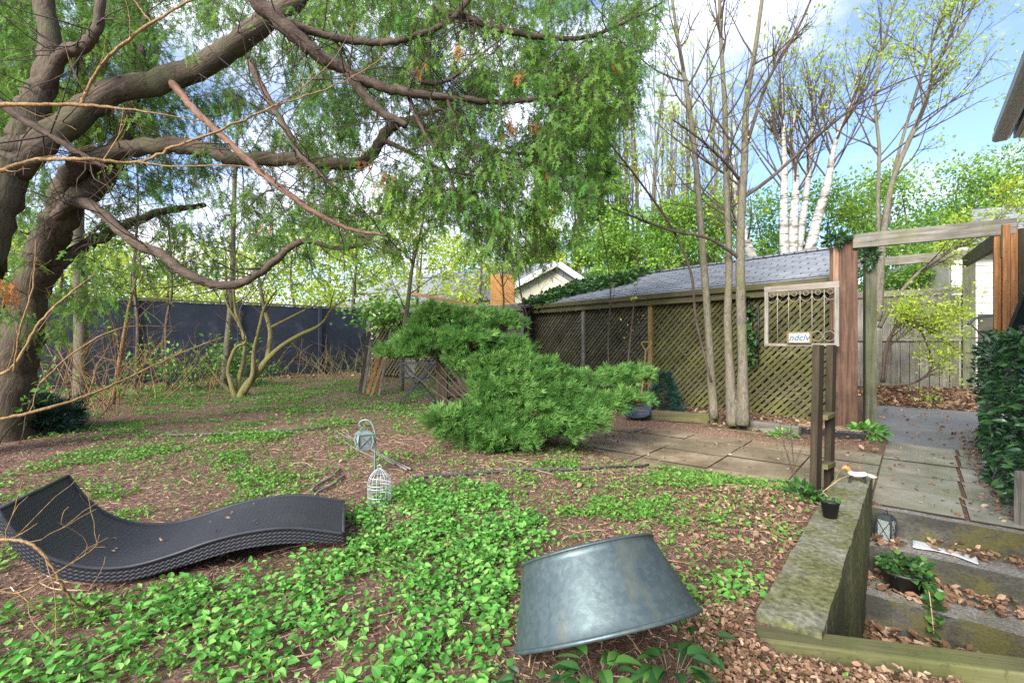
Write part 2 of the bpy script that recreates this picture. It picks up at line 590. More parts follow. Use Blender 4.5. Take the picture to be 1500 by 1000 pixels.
# left-hand terrace
vs_ = [-3.15, -2.5, -1.86, -1.22, -.58, -.022]
for j in range(len(vs_) - 1):
    for i, u0 in enumerate((-.32, .22, .78, 1.36)):
        off = .0 if j % 2 == 0 else .06
        if j == 0 and i == 0: continue
        u_slab(mb, u0 + off, u0 + off + (.54 if i == 0 else .56), vs_[j], vs_[j + 1])
patio = obj('patio', mb, M['slab'], origin=O0, axes=(V, U, Vector((0, 0, 1))))
tag(patio, kind='structure')

def m_asphalt():
    m, nt, b, out = newmat('worn asphalt')
    v = tcoord(nt)
    n1 = nnoise(nt, v, 1.4, 6); n2 = nnoise(nt, v, 90, 4)
    vo = nt.nodes.new('ShaderNodeTexVoronoi'); vo.feature = 'DISTANCE_TO_EDGE'; vo.inputs['Scale'].default_value = 2.2
    nt.links.new(tcoord(nt, 'Object', (1, .6, 1)), vo.inputs['Vector'])
    col = ramp(nt, n1, [(.3, (.13, .135, .145)), (.7, (.24, .245, .26))])
    col = mixc(nt, ramp(nt, n2, [(.35, .5), (.65, 0.0)]), col, (.07, .07, .075))
    crack = math_(nt, 'MULTIPLY', ramp(nt, vo.outputs['Distance'], [(.0, 1.0), (.02, 0.0)]), ramp(nt, n1, [(.45, 0.0), (.6, 1.0)]))
    col = mixc(nt, crack, col, (.05, .04, .03))
    nt.links.new(col, b.inputs['Base Color'])
    b.inputs['Roughness'].default_value = .45
    bump(nt, b, n2, .4, .004)
    return m
M['asphalt'] = m_asphalt()
mb = MB()
pts = [UV(2.76, -.3, -.03), UV(2.76, 6.5, -.03), UV(6.93, 6.5, -.03), UV(6.93, -6, -.03), UV(4.3, -6, -.03), UV(4.3, -.3, -.03)]
mb.add(pts, [(0, 1, 2, 3, 4, 5)])
# ragged broken apron in front of the slabs
ap = []
for k in range(22):
    v0 = -.25 + k * .075
    ap.append(UV(2.86 + .1 * random.random(), v0, -.012))
mb.add([UV(2.735, -.25, -.012)] + [UV(2.735, 1.35, -.012)] + ap[::-1], [tuple(range(24))])
dw = obj('driveway', mb, M['asphalt'], origin=UV(4, 1), axes=(V, U, Vector((0, 0, 1))))
tag(dw, kind='structure')

# ------------------------------------------------------------------ stairwell: wall, steps, timber
def m_concrete():
    m, nt, b, out = newmat('mossy concrete')
    v = tcoord(nt)
    n1 = nnoise(nt, v, 3.5, 8, .68)
    n2 = nnoise(nt, v, 40, 5, .7)
    n3 = nnoise(nt, tcoord(nt, 'Object', (9, 9, .9)), 1.4, 6, .65)
    col = ramp(nt, n2, [(.25, (.05, .05, .036)), (.5, (.15, .145, .105)), (.75, (.30, .29, .235))])
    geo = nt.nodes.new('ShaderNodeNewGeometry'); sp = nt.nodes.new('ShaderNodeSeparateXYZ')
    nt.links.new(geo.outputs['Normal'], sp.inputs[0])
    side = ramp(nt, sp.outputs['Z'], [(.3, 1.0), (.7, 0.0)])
    moss = ramp(nt, n1, [(.4, 0.0), (.56, .85)])
    col = mixc(nt, moss, col, mixc(nt, ramp(nt, n2, [(.35, 0.0), (.65, 1.0)]), (.035, .04, .01), (.15, .15, .045)))
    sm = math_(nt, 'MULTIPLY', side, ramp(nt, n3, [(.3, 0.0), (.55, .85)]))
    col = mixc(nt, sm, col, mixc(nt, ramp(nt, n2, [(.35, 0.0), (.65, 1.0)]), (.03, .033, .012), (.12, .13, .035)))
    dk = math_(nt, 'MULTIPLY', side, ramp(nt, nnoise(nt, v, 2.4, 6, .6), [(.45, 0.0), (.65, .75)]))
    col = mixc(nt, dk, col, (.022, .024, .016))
    nt.links.new(col, b.inputs['Base Color'])
    b.inputs['Roughness'].default_value = .82; b.inputs['Specular IOR Level'].default_value = .3
    bump(nt, b, math_(nt, 'ADD', n1, math_(nt, 'MULTIPLY', n2, .5)), .7, .015)
    return m
M['conc'] = m_concrete()
def m_step():
    m, nt, b, out = newmat('weathered concrete steps')
    v = tcoord(nt)
    n1 = nnoise(nt, v, 4, 8, .68); n2 = nnoise(nt, v, 60, 5, .75); n3 = nnoise(nt, tcoord(nt, 'Object', (3, 3, 5)), 1.5, 6, .65)
    col = ramp(nt, n2, [(.3, (.07, .066, .058)), (.5, (.20, .19, .17)), (.72, (.40, .38, .35))])
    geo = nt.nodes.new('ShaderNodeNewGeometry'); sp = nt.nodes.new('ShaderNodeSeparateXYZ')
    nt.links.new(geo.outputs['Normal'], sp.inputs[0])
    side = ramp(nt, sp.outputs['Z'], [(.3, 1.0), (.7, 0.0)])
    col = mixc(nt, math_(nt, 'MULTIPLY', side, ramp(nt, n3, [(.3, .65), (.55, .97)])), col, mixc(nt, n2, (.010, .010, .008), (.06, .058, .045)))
    col = mixc(nt, math_(nt, 'MULTIPLY', ramp(nt, n1, [(.44, 0.0), (.58, .9)]), math_(nt, 'ADD', .35, math_(nt, 'MULTIPLY', side, .6))), col, mixc(nt, n2, (.03, .03, .008), (.15, .135, .03)))
    nt.links.new(col, b.inputs['Base Color'])
    b.inputs['Roughness'].default_value = .8
    bump(nt, b, math_(nt, 'ADD', n1, n2), .8, .015)
    return m
M['steps'] = m_step()
def grid_box(mb, u0, u1, v0, v1, z0, z1, nu=20, nv=3, nz=6, amp=.006):
    """rough-edged block in the u/v frame: subdivided box with noise-displaced faces"""
    def pt(a, b_, c):
        p = UV(u0 + (u1 - u0) * a, v0 + (v1 - v0) * b_, z0 + (z1 - z0) * c)
        n = mnoise.noise_vector(p * 6) * amp + mnoise.noise_vector(p * 21) * amp * .6
        return p + n
    def face(fn, n1, n2):
        vs = [fn(i / n1, j / n2) for j in range(n2 + 1) for i in range(n1 + 1)]
        fs = [(j * (n1 + 1) + i, j * (n1 + 1) + i + 1, (j + 1) * (n1 + 1) + i + 1, (j + 1) * (n1 + 1) + i) for j in range(n2) for i in range(n1)]
        mb.add(vs, fs, False)
    face(lambda a, b_: pt(a, 1 - b_, 1), nu, nv)
    face(lambda a, b_: pt(a, 1, b_), nu, nz)
    face(lambda a, b_: pt(1 - a, 0, b_), nu, nz)
    face(lambda a, b_: pt(0, a, b_), nv, nz)
    face(lambda a, b_: pt(1, 1 - a, b_), nv, nz)
mb = MB()
grid_box(mb, -2.44, 0.0, -.20, -.008, -.62, .22, 90, 8, 26, .005)
o = obj('retaining_wall', mb, M['conc'], origin=UV(-1.2, -.14, -.6), axes=(V, U, Vector((0, 0, 1))))
tag(o, 'low mossy concrete retaining wall running beside the sunken steps', 'wall')

st = empty('stairs', UV(-.8, .9, -.56), 'flight of mossy concrete steps littered with dead leaves below the paving', 'stairs')
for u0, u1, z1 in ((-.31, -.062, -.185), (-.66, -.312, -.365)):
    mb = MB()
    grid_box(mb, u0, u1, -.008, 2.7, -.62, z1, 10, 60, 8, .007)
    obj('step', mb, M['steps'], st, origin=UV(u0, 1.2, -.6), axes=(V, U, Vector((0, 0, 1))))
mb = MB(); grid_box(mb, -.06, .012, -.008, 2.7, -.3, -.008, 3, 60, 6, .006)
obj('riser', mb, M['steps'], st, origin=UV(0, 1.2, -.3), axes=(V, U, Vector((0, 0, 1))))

M['timber'] = wood_mat('mossy landscape timber', (.04, .037, .018), (.20, .185, .095), (.105, .115, .035), .47, axis=0)
ta, tb = Vector((.80, 1.565, .15)), Vector((1.80, 1.335, .15))
tdir = (tb - ta).normalized()
mb = MB(); mb.bar(ta, tb, .085, .105)
o = obj('landscape_timber', mb, M['timber'], origin=ta, axes=(tdir, Vector((0, 0, 1)).cross(tdir), Vector((0, 0, 1))), bevel=.008)
tag(o, 'green mossy landscape timber lying across the front of the stairwell', 'timber')

# ------------------------------------------------------------------ garage with lattice wall
M['lattice'] = wood_mat('mossy lattice wood', (.04, .033, .014), (.22, .20, .11), (.145, .148, .04), .46, axis=0)
M['lattice_grey'] = wood_mat('grey brown lattice wood', (.03, .025, .015), (.20, .18, .125), (.11, .105, .035), .54, axis=0)
M['beam'] = wood_mat('mossy eave beam', (.05, .042, .022), (.21, .18, .10), (.12, .125, .038), .5, axis=0)
M['grey_wood'] = wood_mat('weathered grey wood', (.075, .066, .052), (.33, .30, .26), (.10, .11, .045), .6, axis=2)
M['grey_beam'] = wood_mat('weathered grey beam', (.055, .05, .04), (.34, .31, .26), (.15, .15, .07), .6, axis=0)
M['tan_wood'] = wood_mat('tan weathered post', (.16, .10, .04), (.40, .28, .12), (.2, .17, .05), .6, axis=2)
M['dark_wood'] = wood_mat('dark damp wood', (.022, .015, .009), (.085, .06, .035), (.05, .055, .02), .6, axis=2)
M['cedar_post'] = wood_mat('red brown post', (.04, .021, .014), (.215, .122, .078), None, axis=2)
M['orange_wood'] = wood_mat('fresh orange cedar', (.16, .06, .02), (.52, .26, .10), None, axis=2)
M['moss_post'] = wood_mat('grey mossy post', (.03, .028, .018), (.25, .24, .17), (.13, .15, .06), .5, axis=2)
M['dark'] = plain_mat('dark boards and backing', (.045, .04, .03), .9, 0, .4, 6)  # also colours the added dark sheet behind the lattice fence
M['plywood'] = wood_mat('orange plywood', (.50, .24, .07), (.68, .38, .14), None, axis=2, scale=.35)
M['plank'] = wood_mat('brown plank', (.2, .10, .05), (.42, .25, .14), None, axis=0)

def m_shingle(name, a_, b_, rows=.14, axis_ang=0.0):
    m, nt, b, out = newmat(name)
    v = tcoord(nt)
    br = nt.nodes.new('ShaderNodeTexBrick')
    br.inputs['Scale'].default_value = 1.0
    br.inputs['Brick Width'].default_value = .33; br.inputs['Row Height'].default_value = rows
    br.inputs['Mortar Size'].default_value = .012; br.inputs['Mortar Smooth'].default_value = .3
    br.inputs['Color1'].default_value = (*a_, 1); br.inputs['Color2'].default_value = (*b_, 1)
    br.inputs['Mortar'].default_value = (.035, .035, .04, 1)
    nt.links.new(v, br.inputs['Vector'])
    n = nnoise(nt, v, 3, 6); n2 = nnoise(nt, v, 70, 3)
    col = mixc(nt, ramp(nt, n, [(.4, 0.0), (.7, .4)]), br.outputs['Color'], tuple(c * .55 for c in a_))
    col = mixc(nt, ramp(nt, n2, [(.4, .3), (.6, 0.0)]), col, (.06, .06, .065))
    nt.links.new(col, b.inputs['Base Color'])
    b.inputs['Roughness'].default_value = .75
    bump(nt, b, math_(nt, 'ADD', br.outputs['Fac'], math_(nt, 'MULTIPLY', n2, -.5)), -.6, .012)
    return m
M['shingle'] = m_shingle('blue grey shingles', (.19, .21, .235), (.29, .31, .335))
M['shingle2'] = m_shingle('pale grey shingles', (.16, .175, .195), (.25, .265, .29))

GA = Vector((4.16, 6.16, 0)); GDIR = Vector((-.612, .79, 0)).normalized(); GN = Vector((GDIR.y, -GDIR.x, 0))   # GN points away from the yard
GL = 6.15; ZB = .02; ZT = 1.80
gar = empty('garage', GA + GDIR * 3, 'low garage with mossy diagonal lattice wall and blue grey shingle roof', 'garage')
def gp(s, z, n=0.0): return GA + GDIR * s + GN * n + Vector((0, 0, z))
post_s = []
def s_at(px):
    k = (px - 750) / F
    return (k * GA.y - GA.x) / (GDIR.x - k * GDIR.y)
edges = [0.0, s_at(1092), s_at(955), s_at(857), GL - .05]
SL = .064
for j in range(4):
    s0, s1 = edges[j] + .03, edges[j + 1] - .03
    mb = MB()
    z0, z1 = ZB + .03, ZT
    for layer in (0, 1):
        n_ = .0 if layer == 0 else .016
        sg = -1 if layer == 0 else 1
        step = SL * math.sqrt(2) * (1 if layer == 0 else 1.9)
        cmin = min(sg * s0, sg * s1) ; 
        c = -10.0
        while c < 14:
            c += step
            # line z = sg*s + c
            pts = []
            sa, sb = s0, s1
            lo, hi = sorted(((z0 - c) / sg, (z1 - c) / sg))
            sa, sb = max(sa, lo), min(sb, hi)
            if sb - sa < .06: continue
            jit = random.uniform(-.006, .006)
            a_ = gp(sa, sg * sa + c + jit, n_); b_ = gp(sb, sg * sb + c + jit + random.uniform(-.006, .006), n_ + random.uniform(0, .004))
            mb.bar(a_, b_, .014, .043 if layer == 0 else .034, up=(0, 0, 1))
    obj('lattice_panel', mb, M['lattice'] if j < 2 else M['lattice_grey'], gar, origin=gp(s0, 0), axes=(GDIR, GN * -1, Vector((0, 0, 1))))
mb = MB(); mb.bar(gp(.02, .9, .14), gp(GL - .06, .9, .14), .03, 1.78); obj('back_wall', mb, M['dark'], gar, origin=gp(0, 0, .1))
for px, w, mk in ((1092, .075, 'dark_wood'), (955, .085, 'tan_wood'), (857, .085, 'grey_wood')):
    s = s_at(px); mb = MB(); mb.box(gp(s, (ZT + ZB) / 2, -.035), (w / 2, .03, (ZT - ZB) / 2), (GDIR, GN, Vector((0, 0, 1))))
    obj('post', mb, M[mk], gar, bevel=.005)
mb = MB(); mb.box(gp(GL, .9, 0), (.045, .045, .9), (GDIR, GN, Vector((0, 0, 1)))); obj('post', mb, M['grey_wood'], gar, bevel=.005)
mb = MB(); mb.box(gp(-.03, .9, 0), (.045, .045, .9), (GDIR, GN, Vector((0, 0, 1)))); obj('post', mb, M['dark_wood'], gar, bevel=.005)
mb = MB(); mb.bar(gp(-.1, ZT + .06, -.075), gp(GL + .1, ZT + .06, -.075), .07, .165)
obj('eave_beam', mb, M['beam'], gar, origin=gp(0, ZT), axes=(GDIR, GN * -1, Vector((0, 0, 1))), bevel=.006)
mb = MB(); mb.bar(gp(-.12, .045, -.06), gp(GL * .8, .06, -.06), .05, .1)
obj('base_board', mb, M['dark_wood'], gar, origin=gp(0, 0), bevel=.005)
mb = MB(); mb.bar(gp(-.16, ZT + .125, -.155), gp(GL + .16, ZT + .125, -.155), .016, .085); obj('drip_edge', mb, M['beam'], gar, origin=gp(0, ZT), axes=(GDIR, GN * -1, Vector((0, 0, 1))))
# roof: two slopes of real thickness
RISE, RUN = .72, 1.95
e0, e1 = gp(-.15, ZT + .15, -.14), gp(GL + .15, ZT + .15, -.14)
r0, r1 = gp(.62, ZT + .15 + RISE, RUN), gp(GL + .15, ZT + .15 + RISE, RUN)
f0, f1 = gp(1.5, ZT + .15, 2 * RUN + .14), gp(GL + .15, ZT + .15, 2 * RUN + .14)
up_s = (gp(0, ZT + .15 + RISE, RUN) - gp(0, ZT + .15, -.14)).normalized(); nrm = GDIR.cross(up_s) * -1
if nrm.z < 0: nrm = -nrm
# shingle courses as overlapping strips
mb = MB()
nrow = 15; LS_ = (r0 - e0).length
for i in range(nrow):
    fa_ = i / nrow; fb_ = min(1.0, (i + 1.12) / nrow)
    a_ = e0.lerp(r0, fa_); b_ = e0.lerp(r0, fb_)
    t = nrm * .016; w_ = e1.lerp(r1, fa_) - a_; w2_ = e1.lerp(r1, fb_) - b_
    cuts = 18
    lift = [random.uniform(-.004, .004) for _ in range(cuts + 1)]
    for k in range(cuts):
        p0 = a_ + w_ * (k / cuts) + t + nrm * lift[k]; p1 = a_ + w_ * ((k + 1) / cuts) + t + nrm * lift[k + 1]
        q0 = b_ + w2_ * (k / cuts) + nrm * .003; q1 = b_ + w2_ * ((k + 1) / cuts) + nrm * .003
        mb.add([p0, p1, q1, q0, p0 - t * 1.2, p1 - t * 1.2], [(0, 1, 2, 3), (4, 5, 1, 0)])
mb.add([e0, e1, r1, r0, e0 - nrm * .05, e1 - nrm * .05, r1 - nrm * .05, r0 - nrm * .05],
       [(4, 7, 6, 5), (0, 4, 5, 1), (0, 3, 7, 4), (1, 5, 6, 2)])
mb.add([r0 + nrm * .02, r1 + nrm * .02, f1, f0], [(0, 1, 2, 3)])
mb.add([r1, f1, e1], [(0, 1, 2)]); mb.add([r0, e0, f0], [(0, 1, 2)])
grf = obj('roof', mb, M['shingle'], gar, origin=e0, axes=(GDIR, up_s, GDIR.cross(up_s)))
mb = MB(); mb.bar(r0 + Vector((0, 0, .02)), r1 + Vector((0, 0, .02)), .16, .03); obj('ridge_cap', mb, M['shingle2'], grf)

# ------------------------------------------------------------------ house beyond the garage with a pale gable
M['pale_siding'] = plain_mat('pale yellow siding', (.46, .43, .33), .7, 0, .06, 3)
M['white_trim'] = plain_mat('white painted trim', (.50, .50, .47), .5, 0, .08, 10)
far = empty('house', P(760, 500, 17), 'distant house with pale yellow gable and grey shingle roof beyond the garage', 'house')
ap_, l_, r_ = P(815, 391, 17), P(730, 436, 17), P(852, 416, 17)
bk = Vector((-7, 4.5, 0))
def gable(l, a, r, back, name_e):
    z0 = Vector((0, 0, -(min(l.z, r.z)) + .1))
    mb = MB(); poly = [Vector((l.x, l.y, .1)), Vector((r.x, r.y, .1)), r, a, l]
    mb.prism(poly, back); obj('wall', mb, M['pale_siding'], name_e)
    mb = MB()
    for p, q in ((l, a), (a, r)):
        d = (q - p).normalized(); n = Vector((-d.z, 0, d.x)); n = n if n.z > 0 else -n
        ex = d * .25
        p2 = p - (ex if p is l else Vector()); q2 = q + (ex if q is r else Vector())
        o_ = Vector((0, -.22, 0))
        mb.prism([p2 + o_ + n * .02, q2 + o_ + n * .02, q2 + o_ + n * .16, p2 + o_ + n * .16], back)
    obj('roof', mb, M['shingle2'], name_e, origin=l)
    mb = MB()
    for p, q in ((l, a), (a, r)):
        d = (q - p).normalized(); n = Vector((-d.z, 0, d.x)); n = n if n.z > 0 else -n
        mb.bar(p + Vector((0, -.3, 0)) + n * .08, q + Vector((0, -.3, 0)) + n * .08, .05, .2)
    obj('fascia', mb, M['white_trim'], name_e)
gable(l_, ap_, r_, bk, far)

# ------------------------------------------------------------------ grey shed behind the juniper, plank and plywood on it
shed = empty('shed', P(690, 500, 10.6), 'small grey board shed standing behind the juniper bush', 'shed')
sa, sb = P(596, 500, 11.6), P(764, 500, 10.3)
sd = (sb - sa); sd.z = 0; sL = sd.length; sd.normalize(); sn = Vector((-sd.y, sd.x, 0))
if sn.y < 0: sn = -sn
mb = MB(); x = 0
while x < sL:
    w = .135
    p = sa + sd * (x + w / 2); p.z = .95
    mb.box(p - sn * random.uniform(0, .012), (w / 2 - .004, .012, .88), (sd, sn, Vector((0, 0, 1)))); x += w
obj('front_wall', mb, M['grey_wood'], shed)
mb = MB(); q = Vector((sa.x, sa.y, 0)) + sn * .03
mb.prism([q, q + sd * sL, q + sd * sL + Vector((0, 0, 1.8)), q + Vector((0, 0, 1.8))], sn * 1.6); obj('body', mb, M['dark'], shed)
mb = MB(); mb.bar(Vector((sa.x, sa.y, 1.88)) - sd * .2 - sn * .1, Vector((sb.x, sb.y, 1.88)) + sd * .05 - sn * .1, .06, .09)
obj('fascia', mb, M['grey_beam'], shed, axes=(sd, sn, Vector((0, 0, 1))), bevel=.005)
mb = MB(); q = Vector((sa.x, sa.y, 1.86)) - sd * .15 - sn * .06
mb.prism([q, q + sd * (sL + .2), q + sd * (sL + .2) + sn * 1.8 + Vector((0, 0, .22)), q + sn * 1.8 + Vector((0, 0, .22))], Vector((0, 0, .05)))
obj('roof', mb, M['shingle2'], shed)
pa, pb = P(606, 437, 11.3), P(722, 446, 10.4)
mb = MB(); mb.bar(pa, pb, .16, .07)
o = obj('plank', mb, M['plank'], axes=((pb - pa).normalized(), Vector((0, 0, 1)).cross((pb - pa).normalized()).normalized(), Vector((0, 0, 1))), bevel=.004)
tag(o, 'long brown plank lying along the shed roof edge', 'plank')
c0 = P(736, 447, 10.45)
mb = MB(); mb.box(c0 + Vector((0, 0, .34)), (.29, .012, .34), (sd, (sn + Vector((0, 0, -.15))).normalized(), Vector((0, 0, 1))))
o = obj('plywood_sheet', mb, M['plywood'])
tag(o, 'orange plywood sheet standing upright on the shed roof', 'plywood')

# lattice fence left of the shed
lf = empty('lattice_fence', P(580, 560, 12), 'dark lattice fence left of the shed behind the leaning boards', 'fence')
la, lb = P(540, 500, 12.6), P(655, 500, 10.8)
ld = lb - la; ld.z = 0; lL = ld.length; ld.normalize(); ln = Vector((-ld.y, ld.x, 0))
mb = MB()
for layer, sg in ((0, 1), (1, -1)):
    c = -6.0
    while c < 8:
        c += .13
        lo, hi = sorted(((.3 - c) / sg, (1.75 - c) / sg)); s0, s1 = max(0, lo), min(lL, hi)
        if s1 - s0 < .06: continue
        mb.bar(Vector((la.x, la.y, sg * s0 + c)) + ld * s0 + ln * .02 * layer, Vector((la.x, la.y, sg * s1 + c)) + ld * s1 + ln * .02 * layer, .012, .045)
obj('lattice_panel', mb, M['lattice_grey'], lf)
mb = MB(); q = Vector((la.x, la.y, .2)) + ln * .12; mb.prism([q, q + ld * lL, q + ld * lL + Vector((0, 0, 1.5)), q + Vector((0, 0, 1.5))], ln * .03); obj('dark_backing', mb, M['dark'], lf)  # dark sheet added so the gaps between the slats read as shade
for t in (0, .5, 1):
    mb = MB(); p = la + ld * (lL * t); mb.box((p.x, p.y, 1.0), (.045, .045, .9)); obj('post', mb, M['grey_wood'], lf)

# ------------------------------------------------------------------ dark painted boundary fence
M['navy'] = None
def m_navy():
    m, nt, b, out = newmat('dark blue painted boards')
    v = tcoord(nt)
    n = nnoise(nt, v, 2.5, 7, .65); n2 = nnoise(nt, tcoord(nt, 'Object', (8, 8, 1)), 1.5, 6, .6)
    col = ramp(nt, n, [(.3, (.010, .014, .022)), (.55, (.022, .03, .046)), (.75, (.055, .066, .088))])
    col = mixc(nt, ramp(nt, n2, [(.6, 0.0), (.75, .35)]), col, (.10, .11, .12))
    nt.links.new(col, b.inputs['Base Color']); b.inputs['Roughness'].default_value = .55
    bump(nt, b, n2, .3, .01)
    return m
M['navy'] = m_navy()
fe = empty('boundary_fence', P(300, 560, 11), 'tall dark blue painted fence along the left end of the yard', 'fence')
fa = P(0, 500, 8.9); fb = P(540, 500, 14.2)
fd = fb - fa; fd.z = 0; fd.normalize(); fn = Vector((-fd.y, fd.x, 0))
fa2 = fa - fd * 6; L_ = (fb - fa2).length
k = 0; x = 0
while x < L_:
    w = min(2.0, L_ - x)
    p = fa2 + fd * (x + w / 2); zb = gz(p.x, p.y) - .05
    mb = MB(); mb.box((p.x, p.y, zb + .94), (w / 2 - .012, .02, .94), (fd, fn, Vector((0, 0, 1))))
    obj('panel', mb, M['navy'], fe)
    p = fa2 + fd * x
    mb = MB(); mb.box((p.x, p.y, zb + .96) - 0 * p if False else Vector((p.x, p.y, zb + .96)) - fn * .05, (.04, .03, .97), (fd, fn, Vector((0, 0, 1))))
    obj('post', mb, M['navy'], fe)
    mb = MB(); p = fa2 + fd * (x + w / 2); mb.box((p.x, p.y, zb + 1.915), (w / 2, .045, .02), (fd, fn, Vector((0, 0, 1))))
    obj('cap_rail', mb, M['grey_beam'], fe)
    x += 2.0

# ------------------------------------------------------------------ gateway pergola
per = empty('pergola', UV(2.6, .6), 'weathered timber gateway pergola over the path to the driveway', 'pergola')
ax_uv = (V, U, Vector((0, 0, 1)))
A_ = Vector((4.0, 5.75, 0)); B_ = Vector((4.83, 6.45, 0)); C_ = Vector((5.17, 4.93, 0)); D_ = Vector((8.75, 9.2, 0))
mb = MB(); mb.box(A_ + Vector((0.02, 0, 1.17)), (.105, .05, 1.24), (Vector((.97, -.24, 0)), Vector((.24, .97, 0)), Vector((0, 0, 1))))
obj('post', mb, M['cedar_post'], per, bevel=.006)
mb = MB(); mb.box(A_ + Vector((-.105, .03, 1.78)), (.028, .06, .50), (Vector((.97, -.24, 0)), Vector((.24, .97, 0)), Vector((0, 0, 1))))
o = obj('post_board', mb, wood_mat('pale brown board', (.16, .085, .05), (.44, .28, .18), None, axis=2), per, bevel=.004)
mb = MB(); mb.box(A_ + Vector((-.10, .03, .6)), (.035, .06, .66), (Vector((.97, -.24, 0)), Vector((.24, .97, 0)), Vector((0, 0, 1))))
obj('post_board', mb, M['dark_wood'] if False else M['cedar_post'], per, bevel=.004)
mb = MB(); mb.box(B_ + Vector((0, 0, 1.18)), (.065, .05, 1.24), (Vector((.95, -.3, 0)), Vector((.3, .95, 0)), Vector((0, 0, 1))))
obj('post', mb, M['moss_post'], per, bevel=.006)
# right-hand post of two bright planks
for dv, dn, hh, mk in ((-.145, 0, 1.15, 'orange_wood'), (-.07, -.03, 1.2, 'orange_wood'), (.005, 0, 1.2, 'orange_wood')):
    mb = MB(); mb.box(C_ + V * (dv * .8) + U * dn + Vector((0, 0, 1.15)), (.028, .045, hh), ax_uv); obj('post', mb, M[mk], per, bevel=.005)
mb = MB(); mb.box(C_ + V * .055 + Vector((0, 0, 1.1)), (.022, .06, 1.2), ax_uv); obj('post_board', mb, M['dark_wood'], per, bevel=.004)
ba, bb = P(1249, 354, 5.68), P(1489, 331, 4.90)
bd = (bb - ba).normalized()
mb = MB(); mb.bar(ba, bb, .05, .165)
obj('front_beam', mb, M['grey_beam'], per, origin=ba, axes=(bd, Vector((0, 0, 1)).cross(bd).normalized(), bd.cross(Vector((0, 0, 1)).cross(bd).normalized())), bevel=.006)
ca, cb = P(1474, 344, 4.98), P(1413, 384, 8.6)
cd = (cb - ca).normalized()
mb = MB(); mb.bar(ca, cb, .06, .19)
obj('side_beam', mb, M['beam'], per, origin=ca, axes=(cd, Vector((0, 0, 1)).cross(cd).normalized(), cd.cross(Vector((0, 0, 1)).cross(cd).normalized())), bevel=.006)
mb = MB(); mb.bar(ca - cd * .04 + Vector((0, 0, .1)) - V * .05, ca - cd * .04 - Vector((0, 0, .24)) - V * .05, .05, .1)
obj('bracket', mb, M['beam'], per, bevel=.005)

# board fence across the driveway
bf = empty('board_fence', Vector((8.2, 9.7, .2)), 'weathered grey vertical board fence across the driveway behind budding twigs', 'fence')
fl, fr = Vector((7.6, 10.15, .2)), Vector((8.75, 9.2, .2))
fdv = (fr - fl); fdv.z = 0; fL = fdv.length; fdv.normalize(); fnn = Vector((fdv.y, -fdv.x, 0)); fnn = fnn if fnn.y < 0 else -fnn
axf = (fdv, fnn, Vector((0, 0, 1)))
fl = fl - fdv * 1.6; fL += 1.6
mb = MB(); x = 0
while x < fL - .02:
    w = .15; p = fl + fdv * (x + w / 2)
    mb.box(p + Vector((0, 0, .93)) + fnn * random.uniform(0, .01), (w / 2 - .006, .011, .93 + random.uniform(-.01, .01)), axf); x += w
obj('boards', mb, M['grey_wood'], bf)
for z in (1.94, 1.02):
    mb = MB(); p = fl + fdv * fL / 2 + fnn * .04; mb.box(p + Vector((0, 0, z)), (fL / 2, .025, .06), axf)
    obj('rail', mb, M['grey_beam'], bf, axes=axf, bevel=.005)
mb = MB(); p = fl + fdv * fL / 2; mb.box(p + Vector((0, 0, 2.62)), (fL / 2 + .1, .03, .09), axf); obj('top_beam', mb, M['grey_beam'], bf, axes=axf, bevel=.005)
for s, hh, mk in ((fL + .03, 2.72, 'moss_post'), (1.75, 2.6, 'grey_wood'), (.1, 2.6, 'grey_wood')):
    mb = MB(); p = fl + fdv * s + fnn * .06; mb.box((p.x, p.y, .1 + hh / 2), (.09 if s > 2 else .06, .05, hh / 2), axf); obj('post', mb, M[mk], bf, bevel=.006)

# neighbour's house at the right
M['siding'] = plain_mat('cream lap siding', (.44, .43, .37), .6, 0, .06, 4)
nh = empty('house', Vector((10.3, 10, 0)), 'cream lap sided house with grey shingle roof behind the right gate post', 'house')
na = Vector((9.35, 10.2, 0)); ndir = Vector((.93, -.37, 0)).normalized(); nn = Vector((-ndir.y, ndir.x, 0)); nn = nn if nn.y < 0 else -nn
mb = MB(); q = na - nn * .05
mb.prism([q, q + ndir * 6, q + ndir * 6 + Vector((0, 0, 3.15)), q + Vector((0, 0, 3.15))], -nn * 5); nhw = obj('wall', mb, M['siding'], nh)
mb = MB()
for i in range(20):
    z = .1 + i * .155
    if z > 3.0: break
    c0 = na + nn * .012; b0 = nn * .022
    mb.add([c0 + b0 + Vector((0, 0, z)), c0 + b0 + ndir * 6 + Vector((0, 0, z)), c0 + ndir * 6 + Vector((0, 0, z + .16)), c0 + Vector((0, 0, z + .16)),
            c0 + Vector((0, 0, z - .004)), c0 + ndir * 6 + Vector((0, 0, z - .004))], [(0, 1, 2, 3), (4, 5, 1, 0)])
obj('lap_boards', mb, M['siding'], nhw)
mb = MB(); mb.box(na + ndir * .05 + nn * .06 + Vector((0, 0, 1.55)), (.06, .03, 1.5), (ndir, nn, Vector((0, 0, 1)))); obj('corner_trim', mb, M['white_trim'], nhw)
mb = MB(); q = na + nn * .3 + ndir * .25 + Vector((0, 0, 3.14))
up3 = (-nn * 1.5 + ndir * .6 + Vector((0, 0, 1.05)))
mb.prism([q, q + ndir * 6.5, q + ndir * 6.5 + up3, q + up3], Vector((0, 0, -.07)))
obj('roof', mb, M['shingle2'], nh, origin=q, axes=(ndir, (up3 - ndir * .6).normalized(), ndir.cross((up3 - ndir * .6).normalized())))
mb = MB(); mb.bar(q + Vector((0, 0, -.13)), q + ndir * 6.5 + Vector((0, 0, -.13)), .03, .13); obj('fascia', mb, M['white_trim'], nh)
